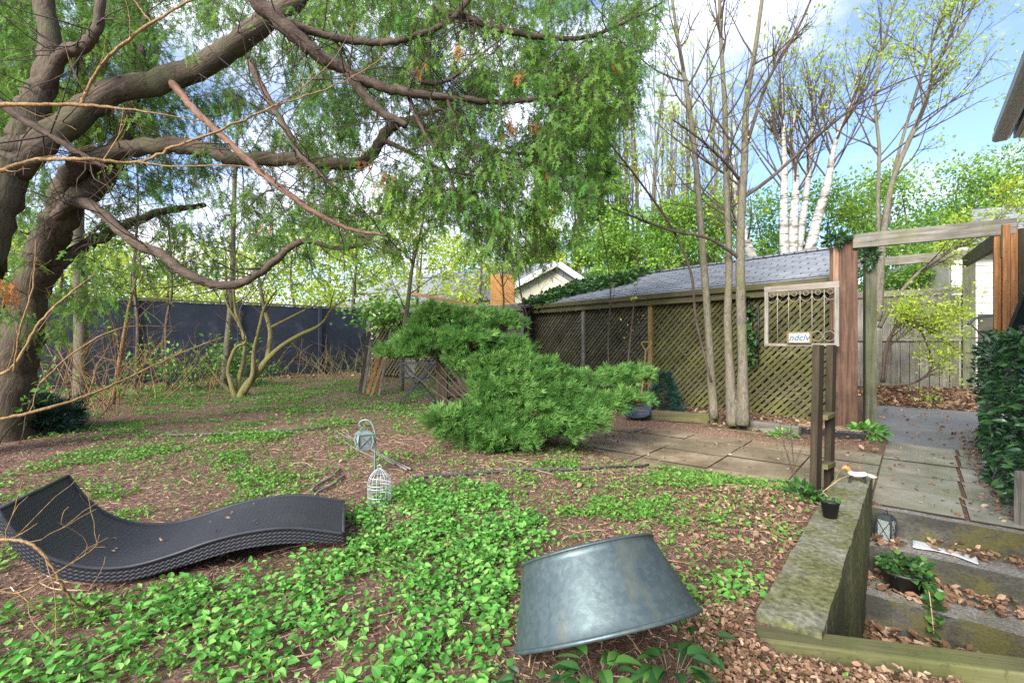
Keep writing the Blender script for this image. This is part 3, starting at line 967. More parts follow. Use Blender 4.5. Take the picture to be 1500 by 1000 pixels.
mb = MB(); mb.box(na + ndir * .75 + nn * .03 + Vector((0, 0, 1.0)), (.3, .02, .72), (ndir, nn, Vector((0, 0, 1)))); obj('door', mb, M['dark'], nhw)

# eave of the house beside the camera
M['gutter'] = plain_mat('grey painted gutter', (.32, .34, .335), .4, .0, .12, 6)
M['soffit'] = plain_mat('cream soffit', (.88, .87, .74), .6, 0, .05, 5)
M['dark_siding'] = wood_mat('dark plum shingles', (.07, .05, .055), (.16, .125, .13), None, axis=2)
ev = empty('house', Vector((4.9, 3.2, 0)), 'house beside the steps, only its grey eave gutter and cream soffit in view', 'house')
E = P(1453, 207, 3.72); En = Vector((0, 0, 1))
g0 = E; g1 = E - U * 4.2
prof = [(0.0, -.0), (.02, -.015), (.085, -.015), (.1, .0), (.1, .03), (.085, .05), (.09, .09), (.075, .12), (0, .12)]
mb = MB(); mb.prism([g0 + V * (.1 - a_) * 1.0 + Vector((0, 0, b_)) for a_, b_ in prof], -U * 4.2); obj('gutter', mb, M['gutter'], ev)
mb = MB(); p = g0 + V * .115; mb.prism([p + Vector((0, 0, -.012)), p + V * .03 + Vector((0, 0, -.012)), p + V * .03 + Vector((0, 0, .14)), p + Vector((0, 0, .14))], -U * 4.2); obj('fascia', mb, M['gutter'], ev)
mb = MB(); p = g0 + V * .146 + Vector((0, 0, -.02)); mb.prism([p, p + V * .7, p + V * .7 + Vector((0, 0, .03)), p + Vector((0, 0, .03))], -U * 4.2); obj('soffit', mb, M['soffit'], ev)
mb = MB(); p = g0 + V * .05 + Vector((0, 0, .13)); mb.prism([p, p + V * 2.2 + Vector((0, 0, 1.0)), p + V * 2.2 + Vector((0, 0, 1.03)), p + Vector((0, 0, .03))], -U * 4.2); obj('roof', mb, M['shingle2'], ev)
mb = MB(); p = Vector((g0.x, g0.y, -.1)) + V * .60 - U * .45
hw = g0.z + .1
mb.prism([p, p + V * 2, p + V * 2 + Vector((0, 0, hw)), p + Vector((0, 0, hw))], -U * 3.6)
obj('wall', mb, M['siding'], ev)

# ------------------------------------------------------------------ sun lounger of dark woven resin
def m_wicker():
    m, nt, b, out = newmat('dark woven resin')
    uvn = nt.nodes.new('ShaderNodeUVMap')
    mp = nt.nodes.new('ShaderNodeMapping'); mp.inputs['Scale'].default_value = (1, 1, 1)
    nt.links.new(uvn.outputs['UV'], mp.inputs['Vector'])
    sp = nt.nodes.new('ShaderNodeSeparateXYZ'); nt.links.new(mp.outputs[0], sp.inputs[0])
    fu, fv = 2 * math.pi / .021, 2 * math.pi / .0165
    su = math_(nt, 'SINE', math_(nt, 'MULTIPLY', sp.outputs['X'], fu), 0)
    sv = math_(nt, 'SINE', math_(nt, 'MULTIPLY', sp.outputs['Y'], fv), 0)
    wv = math_(nt, 'MULTIPLY', su, sv)
    fine = math_(nt, 'ABSOLUTE', math_(nt, 'SINE', math_(nt, 'MULTIPLY', sp.outputs['Y'], fv * .5), 0), 0)
    h = math_(nt, 'ADD', math_(nt, 'MULTIPLY', wv, .5), fine)
    n = nnoise(nt, tcoord(nt), 5, 5)
    col = ramp(nt, h, [(.15, (.006, .006, .008)), (.6, (.024, .024, .030)), (1.0, (.042, .042, .052))])
    col = mixc(nt, ramp(nt, n, [(.55, 0.0), (.75, .3)]), col, (.07, .06, .055))
    nt.links.new(col, b.inputs['Base Color'])
    b.inputs['Roughness'].default_value = .5
    bump(nt, b, h, .55, .005)
    return m
M['wicker'] = m_wicker()
cn = Vector((-1.838, 2.11, 0)) * .93; ca_ = Vector((.942, .40, 0)).normalized(); cw = Vector((-.33, .944, 0)) * .50
topx = [(-4, 747), (30, 787), (75, 817), (130, 831), (190, 829), (250, 813), (310, 792), (370, 778), (430, 773), (503, 781)]
botx = [(-4, 775), (20, 808), (60, 840), (100, 852), (150, 855), (210, 847), (280, 826), (350, 806), (420, 797), (500, 796)]
def on_plane(px, py):
    k = (px - 750) / F
    t = (k * cn.y - cn.x) / (ca_.x - k * ca_.y)
    p = cn + ca_ * t
    return t, H + (500 - py) / F * p.y
tp = sorted(on_plane(*q) for q in topx); bp = sorted(on_plane(*q) for q in botx)
t0, t1 = tp[0][0], tp[-1][0]
NT = 90
ts = np.linspace(t0, t1, NT)
def spl(pts, ts):
    rows = crom([(p[0], p[1], 0, 0) for p in pts], 12)
    return np.interp(ts, rows[:, 0], rows[:, 1])
zt, zb_ = spl(tp, ts), spl(bp, ts)
zb_ = np.minimum(zb_, zt - .05)
SEAT_T, SEAT_Z = ts.copy(), zt.copy()
ch = empty('sun_lounger', cn + ca_ * .5, 'dark charcoal wave shaped woven resin sun lounger lying in the green ground cover', 'sun lounger')
def ribbon(zs, side_a, side_b, offs, nw=1):
    pass
mb = MB(); uvs = []
arc = np.concatenate([[0], np.cumsum(np.hypot(np.diff(ts), np.diff(zt)))])
NW = 10
rings = []
for i in range(NT):
    base = cn + ca_ * ts[i]
    top = [(base + cw * (k / NW) + Vector((0, 0, zt[i] - .004 * math.sin(math.pi * k / NW))), arc[i], k / NW * .53) for k in range(NW + 1)]
    rings.append(top)
vs = []; fs = []
for i in range(NT):
    for p in rings[i]: vs.append(p[0]); uvs.append((p[1], p[2]))
for i in range(NT - 1):
    for k in range(NW):
        a_ = i * (NW + 1) + k
        fs.append((a_, a_ + NW + 1, a_ + NW + 2, a_ + 1))
# sides, underside and ends
def strip(pa, pb):
    n = len(vs)
    for (p, q, s, d) in zip(pa, pb, arc, zt - zb_):
        vs.append(p); uvs.append((s, 0)); vs.append(q); uvs.append((s, d))
    for i in range(NT - 1):
        a_ = n + 2 * i; fs.append((a_, a_ + 1, a_ + 3, a_ + 2))
NTp = [cn + ca_ * t + Vector((0, 0, z)) for t, z in zip(ts, zt)]
NBp = [cn + ca_ * t + cw * .02 + Vector((0, 0, z)) for t, z in zip(ts, zb_)]
FTp = [p + cw for p in NTp]; FBp = [p + cw * .96 for p in NBp]
strip(NTp, NBp); strip(FBp, FTp); strip(NBp, FBp)
for i in (0, NT - 1):
    n = len(vs)
    for p, uv_ in ((NTp[i], (0, 0)), (FTp[i], (.53, 0)), (FBp[i], (.53, .08)), (NBp[i], (0, .08))): vs.append(p); uvs.append(uv_)
    fs.append((n, n + 1, n + 2, n + 3))
mb.add(vs, fs, True)
o = obj('woven_body', mb, M['wicker'], ch)
uvl = o.data.uv_layers.new(name='UVMap')
for lp in o.data.loops: uvl.data[lp.index].uv = uvs[lp.vertex_index]
mb = MB()
mb.tube([(p.x, p.y, p.z, .008) for p in NTp], 6); mb.tube([(p.x, p.y, p.z, .008) for p in FTp], 6)
mb.tube([(p.x, p.y, p.z, .008) for p in (NTp[-1], FTp[-1])], 6); mb.tube([(p.x, p.y, p.z, .008) for p in (NTp[0], FTp[0])], 6)
obj('edge_binding', mb, plain_mat('dark resin edge', (.03, .03, .037), .4), ch)

# ------------------------------------------------------------------ galvanised tub
def m_galv():
    m, nt, b, out = newmat('galvanised steel')
    v = tcoord(nt)
    n1 = nnoise(nt, v, 90, 5, .7); n2 = nnoise(nt, v, 7, 6, .65, .6); n3 = nnoise(nt, tcoord(nt, 'Object', (6, 6, 1.2)), 2.2, 5)
    vo = nt.nodes.new('ShaderNodeTexVoronoi'); vo.inputs['Scale'].default_value = 75; nt.links.new(v, vo.inputs['Vector'])
    spn = nt.nodes.new('ShaderNodeSeparateColor'); nt.links.new(vo.outputs['Color'], spn.inputs[0])
    col = ramp(nt, spn.outputs[0], [(.1, (.07, .098, .10)), (.9, (.095, .126, .128))])
    col = mixc(nt, ramp(nt, n2, [(.5, 0.0), (.7, .7)]), col, (.035, .055, .075))
    col = mixc(nt, ramp(nt, n3, [(.55, 0.0), (.75, .5)]), col, (.15, .145, .085))
    nt.links.new(col, b.inputs['Base Color'])
    b.inputs['Metallic'].default_value = .55
    nt.links.new(ramp(nt, n2, [(.3, .40), (.7, .58)]), b.inputs['Roughness'])
    n5 = nnoise(nt, v, 5, 3)
    bump(nt, b, math_(nt, 'ADD', math_(nt, 'MULTIPLY', n1, .12), n5), .22, .02)
    return m
M['galv'] = m_galv()
tub = empty('metal_tub', GP(885, 955), 'galvanised steel tub tipped upside down at the front of the lawn', 'tub')
nrm_ = Vector((-.20, .50, .86)).normalized()
cc = P(889, 922, 1.45)
zx = nrm_
xx = Vector((1, 0, 0)); xx = (xx - zx * xx.dot(zx)).normalized()
roll = math.radians(13)
xx = (Matrix.Rotation(roll, 3, zx) @ xx)
yy = zx.cross(xx)
TM = Matrix(((xx.x, yy.x, zx.x, cc.x), (xx.y, yy.y, zx.y, cc.y), (xx.z, yy.z, zx.z, cc.z), (0, 0, 0, 1)))
R_T, R_B = .280, .216
prof = [(.283, -.006), (.287, .0), (.283, .008), (.280, .012)]
for i in range(1, 13):
    t = i / 12; prof.append((R_T - (R_T - R_B) * t, .012 + .205 * t))
prof += [(.219, .219), (.219, .225), (.212, .228), (.10, .222)]
mb = MB(); mb.lathe(prof, 72, TM, cap0=False, cap1=True)
inner = [(.278, -.006), (.274, .02), (.210, .216)]
mb.lathe(inner[::-1], 72, TM, cap0=True, cap1=False)
obj('tub_body', mb, M['galv'], tub, origin=cc, axes=(xx, yy, zx))
mb = MB(); ring = [TM @ Vector((.285 * math.cos(a), .285 * math.sin(a), 0)) for a in np.linspace(0, 2 * math.pi, 73)]
mb.tube([(p.x, p.y, p.z, .0065) for p in ring], 8); obj('rolled_rim', mb, M['galv'], tub)
mb = MB(); ring = [TM @ Vector((.218 * math.cos(a), .218 * math.sin(a), .222)) for a in np.linspace(0, 2 * math.pi, 73)]
mb.tube([(p.x, p.y, p.z, .004) for p in ring], 8); obj('base_rim', mb, M['galv'], tub)

# ------------------------------------------------------------------ lanterns, hook, cage, rods
M['iron'] = plain_mat('painted dark iron', (.035, .042, .045), .45, .4, .3, 30)
M['verdigris'] = plain_mat('grey green iron', (.16, .20, .19), .5, .3, .3, 40)
M['wire'] = plain_mat('pale wire', (.42, .47, .47), .4, .3, .1, 40)
def m_glass():
    m, nt, b, out = newmat('dusty lantern glass')
    b.inputs['Base Color'].default_value = (.45, .5, .48, 1); b.inputs['Roughness'].default_value = .12
    b.inputs['Transmission Weight'].default_value = .65
    return m
M['glass'] = m_glass()
M['white'] = plain_mat('white wax', (.5, .48, .43), .5, 0, .05)
def lantern(name, base, w, h, label, rz, frame, hang=False):
    L = empty(name, base, label, 'lantern')
    R = Matrix.Rotation(rz, 3, 'Z')
    ex, ey = R @ Vector((1, 0, 0)), R @ Vector((0, 1, 0)); ez = Vector((0, 0, 1))
    def q(a, b_, c): return Vector(base) + ex * a + ey * b_ + ez * c
    a = w / 2
    mb = MB(); mb.box(q(0, 0, h * .04), (a * .9, a * .9, h * .04), (ex, ey, ez)); mb.box(q(0, 0, h * .1), (a * .8, a * .8, h * .02), (ex, ey, ez)); obj('base', mb, frame, L, bevel=.002)
    mb = MB()
    for sx in (-1, 1):
        for sy in (-1, 1):
            mb.bar(q(sx * a * .8, sy * a * .8, h * .1), q(sx * a, sy * a, h * .45), w * .09, w * .09)
            mb.bar(q(sx * a, sy * a, h * .45), q(sx * a * .85, sy * a * .85, h * .84), w * .09, w * .09)
    for sy in (-1, 1):
        mb.bar(q(-a * .8, sy * a * .9, h * .14), q(a * .8, sy * a * .95, h * .8), w * .04, w * .04); mb.bar(q(a * .8, sy * a * .9, h * .14), q(-a * .8, sy * a * .95, h * .8), w * .04, w * .04)
        mb.bar(q(sy * a * .9, -a * .8, h * .14), q(sy * a * .95, a * .8, h * .8), w * .04, w * .04); mb.bar(q(sy * a * .9, a * .8, h * .14), q(sy * a * .95, -a * .8, h * .8), w * .04, w * .04)
    fr_o = obj('frame', mb, frame, L)
    for sx, sy in ((1, 0), (-1, 0), (0, 1), (0, -1)):
        n = ex * sx + ey * sy; t = ey * sx - ex * sy
        mb = MB(); c = q(0, 0, 0) + n * a * .82
        p = [c - t * a * .72 + ez * h * .13, c + t * a * .72 + ez * h * .13, c + t * a * .78 + ez * h * .82, c - t * a * .78 + ez * h * .82]
        mb.prism(p, n * -.003); obj('glass_pane', mb, M['glass'], fr_o)
    mb = MB()
    p0 = [q(sx * a * 1.02, sy * a * 1.02, h * .84) for sx, sy in ((-1, -1), (1, -1), (1, 1), (-1, 1))]
    p1 = [q(sx * a * .72, sy * a * .72, h * .95) for sx, sy in ((-1, -1), (1, -1), (1, 1), (-1, 1))]
    p2 = [q(sx * a * .6, sy * a * .6, h * 1.0) for sx, sy in ((-1, -1), (1, -1), (1, 1), (-1, 1))]
    mb.add(p0 + p1 + p2, [(3, 2, 1, 0)] + [(i, (i + 1) % 4, 4 + (i + 1) % 4, 4 + i) for i in range(4)] + [(4 + i, 4 + (i + 1) % 4, 8 + (i + 1) % 4, 8 + i) for i in range(4)] + [(8, 9, 10, 11)])
    roof_o = obj('roof', mb, frame, L, bevel=.002)
    mb = MB(); mb.rod([q(a * .5 * math.cos(t), 0, h + a * .55 * math.sin(t)) for t in np.linspace(0, math.pi, 10)], w * .03, 6); obj('handle', mb, frame, roof_o)
    mb = MB(); mb.lathe([(a * .38, 0), (a * .4, h * .3), (a * .3, h * .31), (.002, h * .33)], 14, Matrix.Translation(q(0, 0, h * .12))); obj('candle', mb, M['white'], L)
    return L
hb = GP(549, 697)
hook_d = hb.y
mb = MB()
hk = [(549, 700), (549, 668), (550, 645), (549, 632), (545, 621), (538, 615), (530, 616), (526, 621), (529, 625)]
mb.rod([P(a_, b_, hook_d) for a_, b_ in hk], .0075, 7, 6)
o = obj('shepherd_hook', mb, M['verdigris']); tag(o, 'thin bent iron garden hook pushed in the lawn behind the wire cage', 'garden hook')
lb_ = P(533.5, 657, hook_d)
lantern('lantern', lb_, .115, .135, 'grey lantern with crossed bars hanging from the garden hook on the lawn', .5, M['verdigris'])
lb_ = UV(-.20, .075, -.183)
lantern('lantern', lb_, .088, .185, 'dark lantern with crossed bars standing on the top step against the wall', .55, M['iron'])

cb_ = GP(556, 737)
cg = empty('wire_cage', cb_, 'small pale domed wire birdcage standing on the lawn beside the lounger', 'birdcage')
ch_ = .235; cr = .072
mb = MB()
for k in range(16):
    a_ = 2 * math.pi * k / 16
    pts = [(cr, 0), (cr, .12), (cr * .96, .15), (cr * .78, .18), (cr * .45, .205), (.008, .222)]
    mb.rod([cb_ + Vector((r * math.cos(a_), r * math.sin(a_), z)) for r, z in pts], .0016, 4, 3)
obj('wire_bars', mb, M['wire'], cg)
for z, r in ((.004, cr), (.05, cr), (.105, cr), (.125, cr), (.17, cr * .86)):
    mb = MB(); mb.rod([cb_ + Vector((r * math.cos(t), r * math.sin(t), z)) for t in np.linspace(0, 2 * math.pi, 33)], .0024, 5); obj('hoop', mb, M['wire'], cg)
mb = MB(); mb.rod([cb_ + Vector((.012 * math.cos(t), 0, .234 + .012 * math.sin(t))) for t in np.linspace(0, 2 * math.pi, 15)], .002, 5); obj('ring', mb, M['wire'], cg)
mb = MB(); mb.lathe([(cr * .95, 0), (cr * .97, .006), (cr * .9, .008)], 24, Matrix.Translation(cb_)); obj('floor_tray', mb, M['verdigris'], cg)
M['rod'] = plain_mat('weathered rods', (.16, .14, .12), .6, 0, .4, 30)
def ground_rod(name, px, r, mat_, label, cat, group=None, n=12, lift=.01):
    a_, b_ = GP(*px[0]), GP(*px[1])
    rows = []
    for i in range(n + 1):
        t = i / n; p = a_.lerp(b_, t)
        rows.append((p.x + .01 * math.sin(9 * t + px[0][0]), p.y, max(gz(p.x, p.y), p.z - .01) + r + lift, r))
    mb = MB(); mb.tube(rows, 6)
    o = obj(name, mb, mat_); tag(o, label, cat, group); return o
for k, (p_, q_) in enumerate((((494, 634), (601, 690)), ((500, 632), (596, 691)), ((506, 637), (578, 683)), ((490, 640), (555, 678)))):
    ground_rod('garden_stake', (p_, q_), .007, M['rod'], 'thin weathered garden stakes lying together behind the hook lantern', 'stake', 'garden stakes on the lawn')
for k, (p_, q_) in enumerate((((455, 722), (500, 690)), ((462, 728), (505, 700)))):
    ground_rod('stick', (p_, q_), .008, M['rod'], 'short pale sticks lying beside the far edge of the lounger', 'stick', 'pale sticks by the lounger')
M['hose'] = plain_mat('dark hose', (.06, .05, .055), .5, 0, .3, 12)
def hose(pxs, r, label, nm='garden_hose'):
    pts = [GP(*p) for p in pxs]
    rows = crom([(p.x, p.y, p.z, r) for p in pts], 10)
    for row in rows: row[2] = gz(row[0], row[1]) + r + .012
    mb = MB(); mb.tube(rows, 7); o = obj(nm, mb, M['hose']); tag(o, label, 'hose')
hose([(950, 684), (860, 690), (760, 692), (660, 699), (600, 704)], .011, 'dark hose running across the bare soil in front of the juniper')
hose([(480, 628), (410, 634), (330, 637), (240, 640)], .012, 'dark hose lying across the lawn far from the lounger')

# ------------------------------------------------------------------ things along the garage and shed
fc0 = GP(612, 590)
fc = empty('folding_chair', fc0, 'black slatted folding garden chair standing beside the juniper', 'chair')
dF = fc0.y
def fcp(a_, b_, c): return fc0 + Vector((a_, b_, c))
mb = MB()
for sy in (-.18, .18):
    mb.bar(fcp(-.28, sy, 0), fcp(.25, sy, .62), .03, .022); mb.bar(fcp(.28, sy, 0), fcp(-.25, sy, .62), .03, .022)
mb.bar(fcp(-.28, -.18, .02), fcp(-.28, .18, .02), .02, .02); mb.bar(fcp(.28, -.18, .02), fcp(.28, .18, .02), .02, .02)
obj('crossed_legs', mb, M['iron'], fc)
mb = MB()
for i in range(7): mb.bar(fcp(-.24 + i * .08, -.19, .40), fcp(-.24 + i * .08, .19, .40), .045, .014)
obj('seat', mb, M['iron'], fc)
mb = MB()
for i in range(4): mb.bar(fcp(-.26, -.2 + i * .13, .64), fcp(.30, -.2 + i * .13, .64), .05, .016)
obj('slatted_top', mb, M['iron'], fc)

for k, (px, lean, L_, w, mk) in enumerate(((533, .10, 1.0, .07, 'grey_wood'), (540, .22, .82, .06, 'orange_wood'), (546, .26, .86, .05, 'tan_wood'), (551, .3, .80, .05, 'orange_wood'), (529, .02, 1.15, .06, 'dark_wood'), (557, .1, 1.2, .04, 'grey_wood'))):
    b0 = GP(px - 2, 576 + (k % 3) * 2)
    t_ = b0 + Vector((lean * .7, .35 + .04 * k, L_))
    dd = (t_ - b0).normalized(); mb = MB(); mb.bar(b0, t_, w, .022, up=(0, 1, 0))
    o = obj('leaning_board', mb, M[mk], bevel=.003)
    lbl = {0: 'wide grey board leaning beside the orange boards left of the folding chair', 1: 'wide orange board leaning in front of the lattice fence',
           2: 'narrow tan board leaning among the orange boards', 3: 'narrow orange board, rightmost of those leaning low by the lattice fence',
           4: 'dark damp board, leftmost of the boards leaning by the lattice fence', 5: 'tall thin grey board standing nearly upright right of the orange boards'}[k]
    tag(o, lbl, 'board', 'boards leaning on the lattice fence')

# shovel
sh0 = GP(925, 612)
sh = empty('snow_shovel', sh0, 'snow shovel with dark blue scoop and wooden D handle leaning at the lattice wall', 'shovel')
top = P(947, 503, sh0.y + .55); bot = P(938, 598, sh0.y + .1)
mb = MB(); mb.rod([bot, bot.lerp(top, .5), top - (top - bot) * .1], .014, 8, 3); shf = obj('shaft', mb, M['tan_wood'], sh)
dsh = (top - bot).normalized(); sx = Vector((1, 0, 0))
mb = MB(); bs = top - dsh * .13
mb.rod([bs, bs + sx * .06 + dsh * .10, bs + sx * .065 + dsh * .15, bs - sx * .065 + dsh * .15, bs - sx * .06 + dsh * .10, bs], .012, 8, 4); obj('d_handle', mb, M['tan_wood'], shf)
mb = MB(); nx_, ny_ = 8, 6; vs = []
for j in range(ny_ + 1):
    for i in range(nx_ + 1):
        a_ = i / nx_ - .5; t = j / ny_
        vs.append(Vector((bot.x - .02 + a_ * .36 - t * .12, bot.y - .05 - t * .30, sh0.z + .14 * (1 - t) ** 1.6 + .10 * (2 * a_) ** 2 * (.4 + .6 * (1 - t)) + .012)))
fs = [(j * (nx_ + 1) + i, j * (nx_ + 1) + i + 1, (j + 1) * (nx_ + 1) + i + 1, (j + 1) * (nx_ + 1) + i) for j in range(ny_) for i in range(nx_)]
mb.add(vs, fs, True); o = obj('scoop', mb, plain_mat('dark blue plastic', (.012, .018, .04), .3), sh)
sol = o.modifiers.new('solid', 'SOLIDIFY'); sol.thickness = .006

def low_board(name, pa, pb, depth_w, h, mk, label, cat, z=None):
    a_, b_ = GP(*pa), GP(*pb); z0 = min(gz(a_.x, a_.y), gz(b_.x, b_.y)) if z is None else z
    a_.z = b_.z = z0 + h / 2 - .012
    d = (b_ - a_).normalized(); mb = MB(); mb.bar(a_, b_, depth_w, h)
    o = obj(name, mb, M[mk], axes=(d, Vector((0, 0, 1)).cross(d), Vector((0, 0, 1))), bevel=.006); tag(o, label, cat); return o
low_board('edging_board', (925, 611), (1056, 620), .10, .13, 'beam', 'mossy edging timber below the lattice wall left of the young trees', 'edging')
low_board('edging_board', (1075, 624), (1172, 640), .10, .13, 'grey_beam', 'grey edging timber below the lattice wall right of the young trees', 'edging')
low_board('step_board', (1032, 630), (1110, 638), .28, .07, 'beam', 'flat mossy plank lying on the terrace edge below the trees', 'plank', z=.0)

# planter trough
pl0, pl1 = Vector((3.42, 5.74, -.005)), Vector((3.93, 5.34, -.005))
pd = (pl1 - pl0); pL = pd.length; pd.normalize(); pn = Vector((-pd.y, pd.x, 0))
tr = empty('planter_trough', (pl0 + pl1) / 2, 'long black plastic planter trough of dead stems at the brown gate post', 'planter')
mb = MB(); w0, w1, hh, th = .075, .09, .15, .008
def ringp(w, e, z): return [pl0 - pd * e - pn * w + Vector((0, 0, z)), pl1 + pd * e - pn * w + Vector((0, 0, z)), pl1 + pd * e + pn * w + Vector((0, 0, z)), pl0 - pd * e + pn * w + Vector((0, 0, z))]
r_ = ringp(w0, 0, 0) + ringp(w1, .015, hh - .02) + ringp(w1 + .012, .027, hh - .02) + ringp(w1 + .012, .027, hh) + ringp(w1 - th, .015 - th, hh) + ringp(w1 - th - .005, .01 - th, hh - .04)
fs = [(3, 2, 1, 0)]
for k in range(5):
    for i in range(4):
        j = (i + 1) % 4; fs.append((k * 4 + i, k * 4 + j, k * 4 + 4 + j, k * 4 + 4 + i))
mb.add(r_, fs); obj('trough', mb, plain_mat('black plastic', (.014, .014, .016), .4), tr)
mb = MB(); q = ringp(w1 - .016, 0, hh - .035); mb.add(q, [(0, 1, 2, 3)]); obj('soil', mb, M['ground'], tr)
mb = MB()
for k in range(60):
    p = pl0.lerp(pl1, random.random()) + pn * random.uniform(-.06, .06) + Vector((0, 0, hh - .035))
    mb.rod([p, p + Vector((random.uniform(-.06, .06), random.uniform(-.06, .06), random.uniform(.01, .06))), p + Vector((random.uniform(-.14, .14), random.uniform(-.1, .1), random.uniform(.02, .07)))], .003, 4, 2)
M['dead_stem'] = plain_mat('dry stems', (.34, .24, .14), .8, 0, .3, 20)
obj('dead_stems', mb, M['dead_stem'], tr)

# ladder-like pair of dark uprights at the wall end
ld0 = Vector((2.12, 3.36, .08))
lad = empty('post_stand', ld0, 'dark stand of two upright timbers joined by short rungs behind the retaining wall', 'timber stand')
e1 = Vector((.77, .64, 0)); e2 = Vector((-.64, .77, 0))
for p, q in (((1194, 722, 3.34), (1199, 505, 3.36)), ((1214, 716, 3.56), (1218, 505, 3.58))):
    a_, b_ = P(*p), P(*q); mb = MB(); mb.bar(a_, b_, .10 if p[0] < 1200 else .085, .045, up=(-.64, .77, 0)); obj('upright', mb, M['dark_wood'], lad, axes=(Vector((1, 0, 0)), Vector((0, 1, 0)), Vector((0, 0, 1))), bevel=.004)
for y in (608, 680):
    mb = MB(); mb.bar(P(1203, y + 3, 3.37), P(1215, y - 2, 3.55), .08, .035); obj('rung', mb, M['beam'], lad, bevel=.004)

# hanging window frame with ironwork and a small sign
wA, wB = P(1123, 505, 6.15), P(1226, 505, 5.58)
wd = wB - wA; wd.z = 0; wL = wd.length; wd.normalize(); wn_ = Vector((wd.y, -wd.x, 0))
wz0, wz1 = 1.125, 1.80
def wp(s, z, n=0): return Vector((wA.x, wA.y, 0)) + wd * s + wn_ * n + Vector((0, 0, z))
axw = (wd, wn_ * -1, Vector((0, 0, 1)))
wf = empty('window_frame', wp(wL / 2, wz0), 'old whitewashed window frame with scrolled ironwork hanging left of the gate post', 'window frame')
M['whitewash'] = wood_mat('whitewashed wood', (.14, .125, .10), (.46, .43, .38), None, axis=2)
for a_, b_ in (((0, wz0), (0, wz1)), ((wL, wz0), (wL, wz1))):
    mb = MB(); mb.bar(wp(*a_), wp(*b_), .042, .035, up=tuple(wn_)); obj('stile', mb, M['whitewash'], wf, bevel=.003)
M['whitewash_h'] = wood_mat('whitewashed rail', (.14, .115, .095), (.42, .37, .32), None, axis=0)
for z, w in ((wz0 - .015, .036), (wz1 + .015, .075)):
    mb = MB(); mb.bar(wp(-.025, z), wp(wL + .025, z), .037, w); obj('rail', mb, M['whitewash_h'], wf, axes=axw, bevel=.003)
M['rust_iron'] = plain_mat('pale rusted iron', (.22, .19, .155), .8, .1, .4, 60)
mb = MB()
for k in range(1, 6): mb.rod([wp(wL * k / 6, wz0 + (.12 if k in (2, 3) else 0)), wp(wL * k / 6, wz1 - .02)], .005, 6)
for k in range(6):
    c_ = wL * (k + .5) / 6; r = wL / 13.5
    mb.rod([wp(c_ + r * math.cos(t), wz1 - .10 + r * math.sin(t), .004) for t in np.linspace(math.pi, 2 * math.pi, 12)], .0042, 5)
    mb.rod([wp(c_ + r * .5 * math.cos(t), wz1 - .06 + r * .5 * math.sin(t), .004) for t in np.linspace(0, 2 * math.pi, 14)], .0036, 5)
for k in (4, 5):
    c_ = wL * (k + .4) / 6; r = wL / 13
    mb.rod([wp(c_ + r * math.cos(t), wz0 + .09 + r * math.sin(t), .004) for t in np.linspace(0, 2 * math.pi, 14)], .0042, 5)
obj('ironwork', mb, M['rust_iron'], wf)
sg = empty('sign', wp(wL * .48, wz0 + .02, .04), 'small white name sign in a thin wooden frame standing in the hanging window frame', 'sign')
s0, s1 = wL * .345, wL * .665
mb = MB(); mb.box(wp((s0 + s1) / 2, wz0 + .075, .045), ((s1 - s0) / 2, .008, .062), axw); sgb = obj('sign_board', mb, plain_mat('sign white', (.46, .46, .44), .5, 0, .05), sg)
mb = MB()
for z in (wz0 + .013, wz0 + .137): mb.bar(wp(s0 - .006, z, .05), wp(s1 + .006, z, .05), .024, .012)
for s in (s0, s1): mb.bar(wp(s, wz0 + .013, .05), wp(s, wz0 + .137, .05), .012, .024, up=tuple(wd))
obj('sign_border', mb, M['tan_wood'], sg)
tx = bpy.data.curves.new('lettering', 'FONT'); tx.body = 'ndclv'; tx.size = .105; tx.extrude = .002; tx.shear = .25; tx.offset = .0022; tx.align_x = 'CENTER'; tx.align_y = 'CENTER'
tx.materials.append(plain_mat('slate blue lettering', (.05, .09, .14), .5))
tmp_o = bpy.data.objects.new('lettering_curve', tx); C.objects.link(tmp_o)
to = bpy.data.objects.new('lettering', bpy.data.meshes.new_from_object(tmp_o))
bpy.data.objects.remove(tmp_o)
to.location = wp((s0 + s1) / 2, wz0 + .07, .0565)
to.rotation_euler = Matrix(((wd.x, 0, wn_.x), (wd.y, 0, wn_.y), (0, 1, 0))).to_euler()
link(to, sgb)

# ------------------------------------------------------------------ small things on the wall and steps
M['black_plastic'] = plain_mat('matt black pot', (.012, .013, .014), .5)
M['potsoil'] = plain_mat('dark potting soil', (.03, .02, .014), .95, 0, .5, 60, .5)
M['leaf_ivy'] = leaf_mat('ivy leaves', [(.1, (.012, .035, .01)), (.5, (.03, .09, .022)), (.9, (.09, .19, .04))], .35, .15)
M['leaf_gloss'] = leaf_mat('dark glossy leaves', [(.1, (.008, .028, .010)), (.5, (.020, .070, .022)), (.9, (.085, .19, .055))], .22, .1, spec=.6)
M['leaf_big'] = leaf_mat('broad spring leaves', [(.03, (.025, .11, .016)), (.3, (.07, .24, .04)), (.65, (.125, .34, .06)), (.92, (.26, .48, .12)), (1.0, (.45, .50, .10))], .62, .3, spec=.2)
M['leaf_small'] = leaf_mat('small weed leaves', [(.05, (.05, .15, .02)), (.5, (.10, .25, .035)), (.95, (.21, .36, .07))], .5, .3)
M['leaf_lime'] = leaf_mat('lime spring leaves', [(.05, (.17, .28, .02)), (.5, (.32, .44, .05)), (.95, (.55, .62, .10))], .5, .5)
M['leaf_green'] = leaf_mat('fresh green hedge leaves', [(.05, (.025, .095, .015)), (.45, (.11, .24, .03)), (.9, (.31, .45, .065))], .5, .35)
